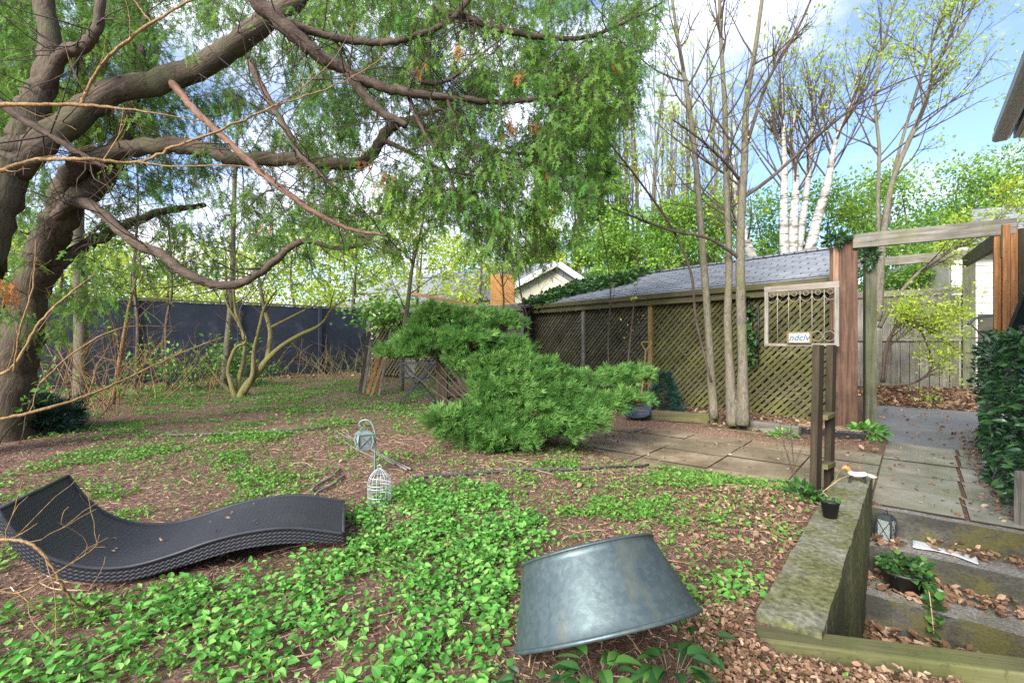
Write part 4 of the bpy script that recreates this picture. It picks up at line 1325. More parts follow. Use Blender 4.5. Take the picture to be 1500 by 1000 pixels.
M['leaf_cedar'] = leaf_mat('cedar sprays', [(.02, (.022, .08, .014)), (.42, (.075, .19, .032)), (.95, (.25, .39, .065))], .55, .4, spec=.2)
M['leaf_juniper'] = leaf_mat('juniper sprays', [(.12, (.02, .08, .02)), (.45, (.09, .23, .048)), (.85, (.25, .42, .11))], .55, .35, spec=.2, nscale=4)
M['leaf_spruce'] = leaf_mat('blue spruce needles', [(.05, (.008, .03, .022)), (.5, (.018, .06, .045)), (.95, (.05, .11, .08))], .5, .1, spec=.2)
M['leaf_dead'] = leaf_mat('dead leaves', [(.05, (.05, .028, .018)), (.35, (.14, .078, .046)), (.7, (.27, .165, .10)), (.98, (.46, .35, .24))], .7, .12, spec=.25)
M['leaf_rust'] = leaf_mat('dead cedar sprays', [(.1, (.22, .08, .025)), (.9, (.42, .18, .06))], .8, .2, spec=.1)
M['chips'] = leaf_mat('mulch chips', [(.05, (.06, .033, .024)), (.4, (.195, .112, .078)), (.75, (.32, .21, .15)), (.98, (.50, .40, .29))], .85, 0, spec=.15)

def leaf_obj(name, T, fwd, size, mat_, parent=None, tpl=LEAF_S, roll=.6, rn=None, up=(0, 0, 1)):
    T = np.asarray(T, float); n = len(T)
    R = frames(np.asarray(fwd, float), rng.normal(0, roll, n), up) * (np.asarray(size) * np.ones(n))[:, None, None]
    rn = rng.random(n) if rn is None else rn
    if isinstance(tpl, list) and isinstance(tpl[0], tuple) and len(tpl[0]) == 2 and isinstance(tpl[0][0], list):
        k = rng.integers(0, len(tpl), n)
        parts = [(t[0], t[1], R[k == i], T[k == i], rn[k == i]) for i, t in enumerate(tpl)]
    else:
        parts = [(tpl[0], tpl[1], R, T, rn)]
    return fast_mesh(name, parts, mat_, parent)

def pot(name, base, r0, r1, h, label, mat_=None):
    e = empty(name, base, label, 'plant pot')
    mb = MB(); mb.lathe([(r0, 0), (r1 * .97, h * .86), (r1 * 1.04, h * .86), (r1 * 1.05, h), (r1 * .97, h), (r1 * .93, h * .8)], 28, Matrix.Translation(base), True, False)
    pbo = obj('pot_body', mb, mat_ or M['black_plastic'], e)
    mb = MB(); mb.lathe([(r1 * .93, h * .82), (.002, h * .86)], 28, Matrix.Translation(base), False, False); obj('soil', mb, M['potsoil'], pbo)
    return e
pb_ = P(1216, 757, .93 * F / 257); pb_.z = .222
pp = pot('flower_pot', pb_, .032, .045, .09, 'small empty looking black pot standing on top of the retaining wall')
n = 26; a_ = rng.uniform(0, 6.28, n); T = np.stack([pb_.x + .03 * np.cos(a_), pb_.y + .03 * np.sin(a_), np.full(n, pb_.z + .08)], 1)
leaf_obj('sprigs', T, np.stack([np.cos(a_), np.sin(a_), rng.uniform(.3, 1.2, n)], 1), rng.uniform(.02, .045, n), M['leaf_small'], pp)

vb = UV(-.47, .17, -.362)
vp = pot('ivy_pot', vb, .085, .125, .13, 'wide black pot of trailing ivy sitting on the lower step by the wall')
n = 210; a_ = rng.uniform(0, 6.28, n); rr = .115 * np.sqrt(rng.random(n))
T = np.stack([vb.x + rr * np.cos(a_), vb.y + rr * np.sin(a_), vb.z + .12 + rng.uniform(0, .06, n)], 1)
fw = np.stack([np.cos(a_), np.sin(a_), rng.uniform(-.2, .9, n)], 1)
# trailing strand over the front edge
m_ = 70; t = rng.random(m_)
tr0 = np.array(vb + V * .10 - U * .06 + Vector((0, 0, .12))); tr1 = np.array(vb + V * .13 - U * .24 + Vector((0, 0, -.10)))
T2 = tr0 + (tr1 - tr0) * t[:, None] + rng.normal(0, .022, (m_, 3)); T2[:, 2] += .05 * np.sin(t * 3.1)
fw2 = np.stack([rng.normal(.3, .6, m_), rng.normal(-.6, .5, m_), rng.normal(-.1, .5, m_)], 1)
leaf_obj('ivy_leaves', np.vstack([T, T2]), np.vstack([fw, fw2]), np.concatenate([rng.uniform(.025, .055, n), rng.uniform(.03, .055, m_)]), M['leaf_ivy'], vp, ovate(.85, .1, .2))
mb = MB(); mb.rod([tr0, (tr0 + tr1) / 2 + np.array([0, 0, .05]), tr1], .003, 5, 5); obj('ivy_stem', mb, M['dead_stem'], vp)

# paper scrap
pc = UV(-.17, .36, -.176)
mb = MB(); NX, NY = 12, 6; vs = []
for j in range(NY + 1):
    for i in range(NX + 1):
        a_, b_ = i / NX, j / NY
        p = pc + V * ((a_ - .5) * .30) + U * ((b_ - .5) * (.115 + .05 * math.sin(a_ * 7 + 1)) - .06 * (a_ - .5)) + Vector((0, 0, .004 + .006 * abs(math.sin(a_ * 6 + b_ * 3))))
        vs.append(p)
fs = [(j * (NX + 1) + i, j * (NX + 1) + i + 1, (j + 1) * (NX + 1) + i + 1, (j + 1) * (NX + 1) + i) for j in range(NY) for i in range(NX)]
mb.add(vs, fs, True); o = obj('paper_scrap', mb, plain_mat('wet white paper', (.50, .53, .55), .5, 0, .08, 8))
sm_ = o.modifiers.new('solid', 'SOLIDIFY'); sm_.thickness = .002
tag(o, 'crumpled wet white paper lying among dead leaves on the top step', 'paper')

# little fox figurine on the wall end
M['fox_white'] = plain_mat('fox white', (.5, .47, .41), .45, 0, .1, 30)
M['fox_orange'] = plain_mat('fox orange', (.50, .20, .05), .45, 0, .2, 30)
M['fox_black'] = plain_mat('fox black', (.02, .02, .022), .4)
fx0 = P(1254, 706, .93 * F / 206); fx0.z = .222
fx = empty('fox_figurine', fx0, 'small orange, white and black fox figurine standing on the end of the retaining wall', 'figurine')
fxd = Vector((-.97, .2, 0)).normalized(); fxs = Vector((-fxd.y, fxd.x, 0))
def fp(a_, b_, c): return fx0 + fxd * a_ + fxs * b_ + Vector((0, 0, c))
def loft(rows, seg=12):
    mb = MB(); mb.tube(crom([(*fp(a_, b_, c), r) for a_, b_, c, r in rows], 6), seg); return mb
obj('body', loft([(-.062, 0, .05, .010), (-.05, 0, .052, .017), (-.02, 0, .05, .017), (.01, 0, .05, .018), (.03, 0, .056, .016), (.042, 0, .07, .012)]), M['fox_white'], fx)
fxh = obj('head', loft([(.036, 0, .066, .009), (.046, 0, .082, .015), (.058, 0, .092, .017), (.068, 0, .092, .013), (.08, 0, .086, .006), (.086, 0, .084, .002)]), M['fox_orange'], fx)
for s in (-1, 1):
    mb = MB(); e0 = fp(.052, s * .009, .102); mb.add([e0 + fxs * .006, e0 - fxs * .006, e0 + fxd * .006, e0 + Vector((0, 0, .02)) + fxs * (s * .003)], [(0, 1, 3), (1, 2, 3), (2, 0, 3), (0, 2, 1)]); obj('ear', mb, M['fox_black'], fxh)
for a_, s, k in ((.028, 1, .012), (.03, -1, .0), (-.045, 1, -.006), (-.048, -1, .008)):
    obj('leg', loft([(a_, s * .010, .045, .007), (a_ + k * .4, s * .011, .024, .005), (a_ + k, s * .011, .005, .0045), (a_ + k + .008, s * .011, .004, .005)], 8), M['fox_black'], fx)
obj('tail', loft([(-.06, 0, .055, .005), (-.078, 0, .048, .011), (-.1, .004, .04, .012), (-.118, .008, .04, .003)], 10), M['fox_white'], fx)

# trellis on the lattice wall, garland, iron gate, railing
tg = empty('trellis', gp(s_at(1110), .7, -.09), 'thin black iron trellis rods fixed on the lattice wall beside the young trees', 'trellis')
for px in (1105, 1115):
    s = s_at(px); mb = MB(); mb.rod([gp(s, .82, -.08), gp(s, 1.72, -.08)], .009, 6); obj('rod', mb, M['iron'], tg)
for z in (.95, 1.3, 1.65):
    mb = MB(); mb.rod([gp(s_at(1105), z, -.08), gp(s_at(1115), z, -.08)], .006, 6); obj('cross_bar', mb, M['iron'], tg)
def leafclump(name, c, r, n, size, mat_, label=None, cat=None, parent=None, tpl=LEAF_S, group=None):
    d = rand_dirs(n); rad = rng.random(n) ** .4
    T = np.array(c) + d * rad[:, None] * np.array(r)
    o = leaf_obj(name, T, d + np.array([0, 0, .3]), rng.uniform(size * .6, size * 1.25, n), mat_, parent, tpl)
    if label: tag(o, label, cat, group)
    return o
n = 220; t = rng.random(n)
T = np.array([gp(s_at(1101) + .02 * math.sin(9 * x), 1.70 - .95 * x, -.10) for x in t]) + rng.normal(0, .05, (n, 3))
iv = leaf_obj('ivy_strand', T, rand_dirs(n) + np.array([0, -.6, -.5]), rng.uniform(.04, .09, n), M['leaf_ivy'], None, ovate(.8, .1, .2))
tag(iv, 'dark ivy strand hanging on the trellis beside the young trees', 'ivy')
leafclump('leafy_garland', P(1274, 372, 6.35), (.10, .08, .17), 260, .07, M['leaf_gloss'], 'dark green leafy garland bunch on top of the mossy grey gate post', 'garland', tpl=LEAF_L)
leafclump('leafy_garland', P(1224, 352, 5.72), (.15, .1, .06), 200, .07, M['leaf_gloss'], 'dark green leafy garland lying across the top of the brown gate post', 'garland', tpl=LEAF_L)
gt = empty('iron_gate', P(1435, 575, 7.3), 'black iron garden gate of thin bars behind the orange gate post', 'gate')
gd = 7.2
mb = MB(); mb.rod([P(1443, 578, gd), P(1443, 500, gd), P(1447, 492, gd), P(1456, 490, gd)], .022, 7, 4); obj('gate_stile', mb, M['iron'], gt)
mb = MB(); mb.rod([P(1418, 475, gd), P(1432, 465, gd), P(1456, 462, gd)], .018, 7, 5); obj('top_bar', mb, M['iron'], gt)
for y in (495, 517, 538, 556):
    mb = MB(); mb.rod([P(1416, y, gd), P(1443, y, gd)], .010, 6); obj('bar', mb, M['iron'], gt)
mb = MB(); mb.rod([P(1418, 470, gd), P(1443, 496, gd)], .010, 6); obj('bar', mb, M['iron'], gt)
rl = empty('stair_railing', P(1478, 600, 4.1), 'black iron handrail and capped newel rising above the laurel hedge', 'railing')
mb = MB(); mb.bar(P(1466, 528, 4.3), P(1506, 430, 3.9), .06, .05); mb.bar(P(1470, 532, 4.3), P(1512, 434, 3.9), .03, .03); obj('handrail', mb, M['iron'], rl)
mb = MB(); c_ = P(1458, 560, 4.35); mb.box(c_ + Vector((0, 0, -.12)), (.05, .05, .32), ax_uv); nwl = obj('newel', mb, M['dark_wood'], rl, bevel=.004)
mb = MB(); c2 = c_ + Vector((0, 0, .2)); mb.add([c2 + V * .065 + U * .065, c2 - V * .065 + U * .065, c2 - V * .065 - U * .065, c2 + V * .065 - U * .065, c2 + Vector((0, 0, .07))], [(0, 1, 4), (1, 2, 4), (2, 3, 4), (3, 0, 4), (3, 2, 1, 0)]); obj('newel_cap', mb, M['iron'], nwl)
for x, y in ((1484, 478), (1494, 455)):
    mb = MB(); mb.rod([P(x, y + 20, 4.05), P(x, 640, 4.05)], .008, 6); obj('baluster', mb, M['iron'], rl)
mb = MB(); mb.bar(P(1496, 772, 3.0), P(1497, 690, 3.0), .05, .05, up=(0, 1, 0)); o = obj('wooden_post', mb, M['grey_wood'], bevel=.004); tag(o, 'short weathered wooden post at the right edge beside the hedge', 'post')

# ------------------------------------------------------------------ trees and shrubs
M['bark_cedar'] = bark_mat('shaggy cedar bark', (.018, .014, .010), (.115, .088, .064), (.085, .09, .045), .58, 40, 2.6, 1.0)
M['bark_branch'] = bark_mat('dark branch bark', (.035, .024, .018), (.11, .08, .062), (.07, .09, .04), .62, 40, 10)
M['bark_grey'] = bark_mat('smooth grey bark', (.045, .038, .03), (.155, .136, .102), (.12, .125, .045), .58, 34, 12, .6)
M['bark_dark'] = bark_mat('dark twig bark', (.03, .022, .018), (.09, .068, .055), None)
M['bark_tan'] = bark_mat('tan twig bark', (.09, .05, .022), (.30, .19, .09), None, .6, 60, 20, .5)
M['bark_shrub'] = bark_mat('olive shrub bark', (.09, .07, .03), (.24, .20, .10), (.2, .2, .06), .5, 40, 10)
M['bark_red'] = bark_mat('red brown branch bark', (.05, .026, .018), (.18, .105, .075), None, .6, 40, 6, .4)
def m_birch():
    m, nt, b, out = newmat('white birch bark')
    n = nnoise(nt, tcoord(nt, 'Object', (2.5, 2.5, 16)), 1.2, 5, .6, .5); n2 = nnoise(nt, tcoord(nt, 'Object', (1.2, 1.2, 2.2)), 1.5, 5)
    col = ramp(nt, n, [(.38, (.07, .06, .05)), (.46, (.32, .30, .26)), (.7, (.48, .455, .41))])
    col = mixc(nt, ramp(nt, n2, [(.54, 0.0), (.62, .9)]), col, (.06, .05, .042))
    nt.links.new(col, b.inputs['Base Color']); b.inputs['Roughness'].default_value = .6
    return m
M['birch'] = m_birch()

def rvec(s=1.0): return np.array([random.gauss(0, s), random.gauss(0, s), random.gauss(0, s)])
def grow(mb, start, d, L, r, depth, tips, up=.15, wobble=.25, kids=(3, 5), ang=(.5, 1.0), ratio=.6, segs=6, taper=.35, tip_r=.0012):
    """a wandering twig with children; appends (point, direction) of the outer wood to tips"""
    d = np.array(d, float); d /= np.linalg.norm(d); p = np.array(start, float)
    rows = [(*p, r)]; dirs = [d]
    for i in range(segs):
        d = d + rvec(wobble) * .5 + np.array([0, 0, up]) * .3; d /= np.linalg.norm(d)
        p = p + d * L / segs
        rr = r + (max(tip_r, r * taper) - r) * (i + 1) / segs
        rows.append((*p, rr)); dirs.append(d)
    mb.tube(rows, 6 if r > .02 else (4 if r > .005 else 3), cap=False)
    if depth == 0 or L < .12:
        for q, dd in zip(rows[2:], dirs[2:]): tips.append((np.array(q[:3]), dd))
        return
    n = random.randint(*kids)
    for k in range(n):
        t = random.uniform(.25, .98); i = min(segs - 1, int(t * segs)); f = t * segs - i
        q = np.array(rows[i][:3]) * (1 - f) + np.array(rows[i + 1][:3]) * f
        ax = np.cross(dirs[i], rvec()); ax /= np.linalg.norm(ax) + 1e-9
        a_ = random.uniform(*ang)
        nd = dirs[i] * math.cos(a_) + ax * math.sin(a_)
        grow(mb, q, nd, L * ratio * random.uniform(.6, 1.15) * (1.15 - .5 * t), rows[i][3] * .6, depth - 1, tips, up, wobble, kids, ang, ratio, max(3, segs - 1), taper, tip_r)

def stem_rows(spec, n=8):
    """spec rows: (px, py, depth, radius in metres)"""
    return crom([(*P(a_, b_, d), r) for a_, b_, d, r in spec], n)

def tree(name, label, cat, base, stems, bark, side=dict(), leaf=None, leafmat=None, group=None, stem_seg=9, jitter=.12, twig_bark=None, sub_from=.2, split=False):
    """stems: list of row arrays; side: settings for side branches; leaf: (per tip, size, spread)"""
    e = empty(name, base, label, cat, group)
    tips = []
    for rows in stems:
        mb = MB(); mb.tube(rows, stem_seg, jitter=jitter); obj('trunk' if rows[0][3] > .03 else 'stem', mb, bark if rows[0][3] > .024 else (twig_bark or bark), e)
    n = side.get('n', 0)
    if n:
        mb = MB()
        for rows in stems:
            L = np.linalg.norm(rows[-1][:3] - rows[0][:3])
            for k in range(n):
                t = random.uniform(sub_from, 1.0) ** .85; i = min(len(rows) - 2, int(t * (len(rows) - 1)))
                tan = rows[i + 1][:3] - rows[i][:3]; tan /= np.linalg.norm(tan) + 1e-9
                ax = np.cross(tan, rvec()); ax /= np.linalg.norm(ax) + 1e-9
                a_ = random.uniform(*side.get('ang', (.6, 1.1)))
                d = tan * math.cos(a_) + ax * math.sin(a_)
                d = d + np.array(side.get('bias', (0, 0, 0)))
                grow(mb, rows[i][:3], d, side.get('L', .4) * L * random.uniform(.5, 1.1) * (1.2 - .7 * t), min(rows[i][3] * .55, side.get('r', .02)), side.get('depth', 2), tips,
                     side.get('up', .2), side.get('wob', .22), side.get('kids', (3, 5)), side.get('ang', (.5, 1.0)), side.get('ratio', .6), 6)
                if split:
                    obj('branch', mb, twig_bark or bark, e); mb = MB()
        if not split: obj('branches', mb, twig_bark or bark, e)
    if leaf and tips:
        per, size, spread = leaf
        k = rng.integers(0, len(tips), int(per * len(tips)))
        T = np.array([tips[i][0] for i in k]) + rng.normal(0, spread, (len(k), 3))
        D = np.array([tips[i][1] for i in k]) + rng.normal(0, .7, (len(k), 3))
        leaf_obj('foliage', T, D, rng.uniform(size * .55, size * 1.3, len(k)), leafmat, e, LEAF_S, .9)
    return e, tips

# --- the big leaning cedar at the left
cedar = empty('cedar_tree', GP(20, 640), 'big leaning cedar at the left with long drooping boughs over the lawn', 'cedar tree')
D0 = 4.7
limb_specs = [
    ('trunk', [(8, 655, 4.9, .19), (26, 540, 4.9, .165), (44, 440, 4.9, .155), (72, 350, 4.85, .145), (100, 300, 4.8, .125), (150, 262, 4.8, .11), (180, 205, 4.9, .08), (200, 120, 5.0, .05), (215, 20, 5.1, .03)]),
    ('trunk', [(-110, 640, 4.0, .20), (-60, 450, 4.05, .18), (-20, 340, 4.1, .16), (12, 255, 4.2, .145), (40, 190, 4.25, .125), (62, 125, 4.3, .10), (74, 70, 4.4, .085), (60, -10, 4.5, .075), (50, -90, 4.6, .06)]),
    ('bough', [(62, 135, 4.3, .07), (92, 78, 4.2, .055), (122, 68, 4.15, .05), (142, 40, 4.1, .04), (150, -20, 4.1, .035)]),
    ('bough', [(20, 250, 4.2, .12), (80, 195, 4.3, .115), (165, 135, 4.45, .11), (262, 112, 4.6, .108), (330, 75, 4.7, .105), (385, 36, 4.75, .10), (450, -12, 4.85, .09), (540, -70, 4.9, .08)]),
    ('bough', [(70, 350, 4.85, .10), (95, 268, 4.7, .095), (135, 232, 4.55, .085), (205, 216, 4.6, .08), (285, 216, 4.65, .078), (340, 231, 4.7, .07), (430, 234, 4.75, .065), (520, 240, 4.8, .06), (548, 222, 4.85, .055), (572, 188, 4.9, .05), (610, 172, 5.0, .035), (650, 158, 5.05, .02)]),
    ('bough', [(76, 335, 4.85, .06), (100, 300, 4.65, .055), (135, 302, 4.5, .05), (190, 350, 4.4, .046), (240, 374, 4.35, .045), (268, 398, 4.3, .044), (310, 416, 4.3, .04), (350, 415, 4.35, .038), (390, 393, 4.4, .033), (440, 354, 4.5, .026), (500, 364, 4.6, .018), (560, 350, 4.7, .008)]),
    ('bough', [(350, -40, 3.9, .075), (378, 2, 3.95, .07), (425, 46, 4.0, .064), (470, 84, 4.1, .056), (505, 102, 4.2, .05), (540, 120, 4.25, .046), (598, 136, 4.3, .04), (657, 143, 4.4, .032), (715, 149, 4.5, .026), (773, 147, 4.55, .022), (815, 139, 4.6, .016), (870, 103, 4.7, .008)]),
    ('bough', [(420, 34, 4.0, .045), (450, 44, 4.1, .035), (506, 58, 4.2, .032), (565, 63, 4.3, .03), (610, 52, 4.35, .028), (660, 29, 4.4, .026), (692, -5, 4.5, .02)]),
    ('bough', [(640, 12, 4.5, .03), (672, 24, 4.5, .03), (720, 38, 4.55, .03), (780, 53, 4.6, .028), (850, 56, 4.7, .022), (905, 38, 4.8, .016), (970, 4, 4.9, .008)]),
    ('bough', [(505, 100, 4.2, .045), (528, 132, 4.22, .042), (560, 165, 4.25, .036), (596, 184, 4.3, .03)]),
    ('bough', [(596, 100, 4.4, .012), (620, 120, 4.4, .022), (655, 118, 4.45, .018), (690, 92, 4.5, .012), (730, 60, 4.6, .006)]),
    ('bough', [(250, 118, 4.58, .04), (275, 150, 4.4, .033), (292, 168, 4.25, .031), (330, 204, 4.1, .029), (382, 252, 4.0, .027), (430, 290, 3.95, .025), (470, 316, 3.95, .021), (515, 336, 4.0, .016), (566, 345, 4.0, .012)]),
    ('bough', [(366, 92, 4.6, .035), (395, 150, 4.5, .03), (415, 182, 4.4, .028), (440, 225, 4.35, .026), (466, 252, 4.3, .022), (492, 276, 4.3, .014)]),
    ('bough', [(-20, 138, 3.3, .03), (30, 172, 3.35, .028), (80, 202, 3.4, .024), (125, 230, 3.45, .02), (158, 246, 3.5, .014)]),
    ('bough', [(560, 205, 4.85, .03), (600, 224, 4.8, .02), (640, 246, 4.8, .016), (700, 258, 4.85, .013), (760, 262, 4.9, .008)]),
    ('bough', [(600, 175, 4.9, .03), (640, 198, 4.9, .022), (696, 217, 4.9, .018), (780, 224, 4.95, .014), (815, 205, 5.0, .01), (850, 170, 5.05, .006)]),
    ('bough', [(598, 140, 4.35, .02), (622, 195, 4.4, .018), (655, 245, 4.45, .015), (672, 300, 4.5, .012), (700, 345, 4.6, .007)]),
    ('bough', [(655, 145, 4.4, .018), (668, 180, 4.45, .016), (690, 230, 4.5, .012), (735, 290, 4.6, .008), (760, 340, 4.7, .005)]),
    ('bough', [(46, 425, 4.9, .09), (90, 385, 4.95, .065), (140, 352, 5.1, .06), (185, 330, 5.3, .05), (240, 310, 5.6, .04), (300, 300, 6.0, .03)]),
    ('bough', [(64, 375, 4.9, .09), (100, 300, 5.2, .075), (130, 180, 5.7, .07), (150, 80, 6.0, .06), (170, -30, 6.2, .05)]),
]
cand = []
for nm, spec in limb_specs:
    rows = stem_rows(spec, 7)
    # slight irregularity
    for r_i in range(1, len(rows) - 1): rows[r_i, :3] += rvec(rows[r_i, 3] * .12)
    mb = MB(); mb.tube(rows, 12 if spec[0][3] > .1 else 8, jitter=.10)
    dv_ = Vector(rows[-1][:3] - rows[0][:3]).normalized(); dx_ = dv_.cross(Vector((0, 1, 0))).normalized()
    bm_ = M['bark_cedar'] if spec[len(spec) // 2][3] > .05 else (M['bark_red'] if spec[0][0] in (250,) else M['bark_branch'])
    obj(nm, mb, bm_, cedar, axes=(dx_, dv_.cross(dx_), dv_))
    for r in rows:
        if r[1] > 0: cand.append(r)
cand = np.array(cand)
CAN = [(-60, -60), (985, -60), (960, 40), (935, 90), (925, 160), (880, 235), (855, 300), (838, 350), (790, 378), (720, 378), (650, 335), (585, 372), (500, 352), (455, 420), (330, 400), (240, 395), (150, 455), (60, 500), (-60, 540)]
def inside(poly, x, y):
    c = False; j = len(poly) - 1
    for i in range(len(poly)):
        (xi, yi), (xj, yj) = poly[i], poly[j]
        if (yi > y) != (yj > y) and x < (xj - xi) * (y - yi) / (yj - yi) + xi: c = not c
        j = i
    return c
twig = MB(); tips_c = []; seeds = []
while len(seeds) < 2800:
    x, y = random.uniform(-60, 985), random.uniform(-60, 540)
    if not inside(CAN, x, y): continue
    if len(seeds) > 2100 and not (x > 560 and y > 60) and not (x < 220 and y < 200): continue
    nz = mnoise.noise(Vector((x / 85, y / 60, 3.1)))
    if nz < -.10 and random.random() < .75: continue
    if y > 330 and random.random() < .45: continue
    if x < 240 and y > 200 and random.random() < .45: continue
    if 240 < x < 450 and y < 330 and random.random() < .3: continue
    seeds.append((x, y, random.uniform(4.2, 6.7) if x > 450 else (random.uniform(4.4, 7.0) if x > 240 else random.uniform(4.4, 7.0))))
sp_ = np.array([P(*s) for s in seeds])
cp = cand[:, :3].copy(); cr_ = cand[:, 3].copy()
order = np.argsort([np.min(np.linalg.norm(cp - s, axis=1)) for s in sp_])
for oi in order:
    s = sp_[oi]
    dist = np.linalg.norm(cp - s, axis=1)
    i = int(np.argmin(dist)); L = dist[i]
    if L > 1.5 or L < .08: continue
    a_ = cp[i]
    mid = (a_ + s) / 2 + np.array([0, 0, .12 * L]) + rvec(.06 * L)
    r0 = min(cr_[i] * .6, .004 + .007 * L)
    rows = crom([(*a_, r0), (*mid, r0 * .7), (*s, .0025), (*(s + (s - mid) * .25 + np.array([0, 0, -.06])), .0015)], 5)
    twig.tube(rows, 4, cap=False)
    new = rows[3:]
    cp = np.vstack([cp, new[:, :3]]); cr_ = np.concatenate([cr_, new[:, 3]])
    for k in range(3, len(rows)):
        d = rows[k][:3] - rows[k - 1][:3]; d /= np.linalg.norm(d) + 1e-9
        tips_c.append((rows[k][:3], d))
        if k % 2 == 0:      # short side twig
            q = rows[k][:3]; sd_ = np.cross(d, rvec()); sd_ /= np.linalg.norm(sd_) + 1e-9
            dd = d * .6 + sd_ * .8 + np.array([0, 0, -.25]); dd /= np.linalg.norm(dd); ln_ = random.uniform(.1, .28)
            e_ = q + dd * ln_ + np.array([0, 0, -.03])
            twig.tube([(*q, .003), (*((q + e_) / 2 + np.array([0, 0, .015])), .002), (*e_, .001)], 3, cap=False)
            tips_c.append((e_, dd)); tips_c.append(((q + e_) / 2, dd))
# many bare dark twigs inside the crown
for k in range(520):
    r = cand[random.randrange(len(cand))]
    if r[3] > .12: continue
    d = rvec(); d[2] = d[2] * .6 - .25
    p0 = r[:3]; L = random.uniform(.35, 1.0); d /= np.linalg.norm(d)
    rows = [(*p0, .006)]
    for j in range(6):
        d = d + rvec(.16) + np.array([.03, 0, .02]); d /= np.linalg.norm(d); p0 = p0 + d * L / 6; rows.append((*p0, .006 - .0008 * j))
    twig.tube(rows, 4, cap=False)
obj('twigs', twig, M['bark_dark'], cedar)
def fronds(tips, per, size, mat_, parent, name, hang=.55):
    k = rng.integers(0, len(tips), int(per * len(tips)))
    T = np.array([tips[i][0] for i in k]) + rng.normal(0, .03, (len(k), 3))
    D = np.array([tips[i][1] for i in k]) * .7 + rng.normal(0, .45, (len(k), 3)) + np.array([0, 0, -hang])
    big = mnoise
    cl = np.array([.5 + .55 * mnoise.noise(Vector(t * 1.3)) for t in T])
    rn = np.clip(cl * .7 + rng.random(len(k)) * .35, 0, 1)
    return leaf_obj(name, T, D, rng.uniform(size * .55, size * 1.2, len(k)), mat_, parent, FROND, .9, rn)
thick = cand[cand[:, 3] > .03][:, :3]
def clear_of_limbs(p): return np.min(np.sum((thick - p) ** 2, axis=1)) > .24 ** 2
tips_c = [t for t in tips_c if clear_of_limbs(t[0])]
fronds(tips_c, 0.95, .128, M['leaf_cedar'], cedar, 'foliage')
dead_t = [(np.array(P(x, y, d)), np.array([0, 0, -1.0])) for x, y, d in ((616, 95, 4.2), (614, 102, 4.2), (527, 220, 4.4), (530, 235, 4.4), (558, 255, 4.4), (565, 268, 4.4), (572, 262, 4.4), (735, 155, 4.4), (742, 170, 4.4), (747, 185, 4.4), (782, 180, 4.5), (5, 410, 2.4), (8, 425, 2.4), (838, 120, 4.5), (792, 250, 4.7))]
dead_t += [tips_c[i] for i in rng.integers(0, len(tips_c), 22)]
fronds(dead_t, 5, .12, M['leaf_rust'], cedar, 'dead_foliage', 1.2)

# --- juniper bush
jb = GP(735, 655)
jun = empty('juniper_bush', jb + Vector((0, .5, 0)), 'big feathery green juniper bush spreading over the edge of the terrace', 'juniper bush')
pads = [(605, 500, 5.3, .22, .2, .13), (690, 500, 5.3, .30, .25, .16), (668, 530, 5.05, .16, .2, .10), (700, 560, 4.9, .16, .2, .12), (730, 545, 5.0, .30, .25, .16), (670, 625, 4.5, .22, .2, .12), (720, 640, 4.45, .24, .2, .12), (770, 560, 4.95, .25, .22, .16), (620, 475, 5.35, .2, .18, .10)]   # px, py, depth, rx, ry(depth), rz in metres
for row in [(640, 462, 5.3, .24, .2, .10), (690, 470, 5.3, .32, .25, .12), (730, 478, 5.3, .25, .2, .12), (620, 500, 5.2, .3, .25, .13), (680, 505, 5.1, .36, .3, .14), (740, 512, 5.2, .26, .25, .13),
            (575, 520, 5.2, .22, .15, .07), (605, 518, 5.2, .2, .2, .07), (715, 540, 5.0, .32, .3, .14), (640, 508, 5.1, .22, .2, .10), (760, 535, 5.1, .24, .22, .12), (800, 545, 5.1, .22, .2, .11),
            (722, 575, 4.8, .26, .3, .13), (750, 575, 4.8, .34, .3, .14), (810, 580, 4.9, .3, .3, .13), (860, 560, 5.2, .3, .25, .12), (905, 553, 5.3, .25, .2, .09), (930, 552, 5.3, .16, .15, .07),
            (720, 610, 4.6, .3, .25, .13), (775, 610, 4.6, .32, .28, .14), (830, 605, 4.7, .34, .28, .13), (880, 595, 4.9, .3, .25, .11), (915, 588, 5.0, .22, .2, .09), (680, 615, 4.6, .22, .2, .11),
            (645, 620, 4.5, .18, .16, .09), (690, 640, 4.45, .28, .2, .10), (745, 640, 4.4, .26, .2, .10), (800, 632, 4.5, .24, .2, .10), (850, 622, 4.6, .22, .2, .08), (715, 655, 4.4, .16, .14, .06), (660, 635, 4.45, .18, .15, .08),
            (705, 545, 5.4, .40, .3, .28), (780, 585, 5.2, .45, .3, .22)]:
    pads.append(row)
Tj, Dj, Rj = [], [], []
mbj = MB(); root = np.array(jb + Vector((.05, .55, .0)))
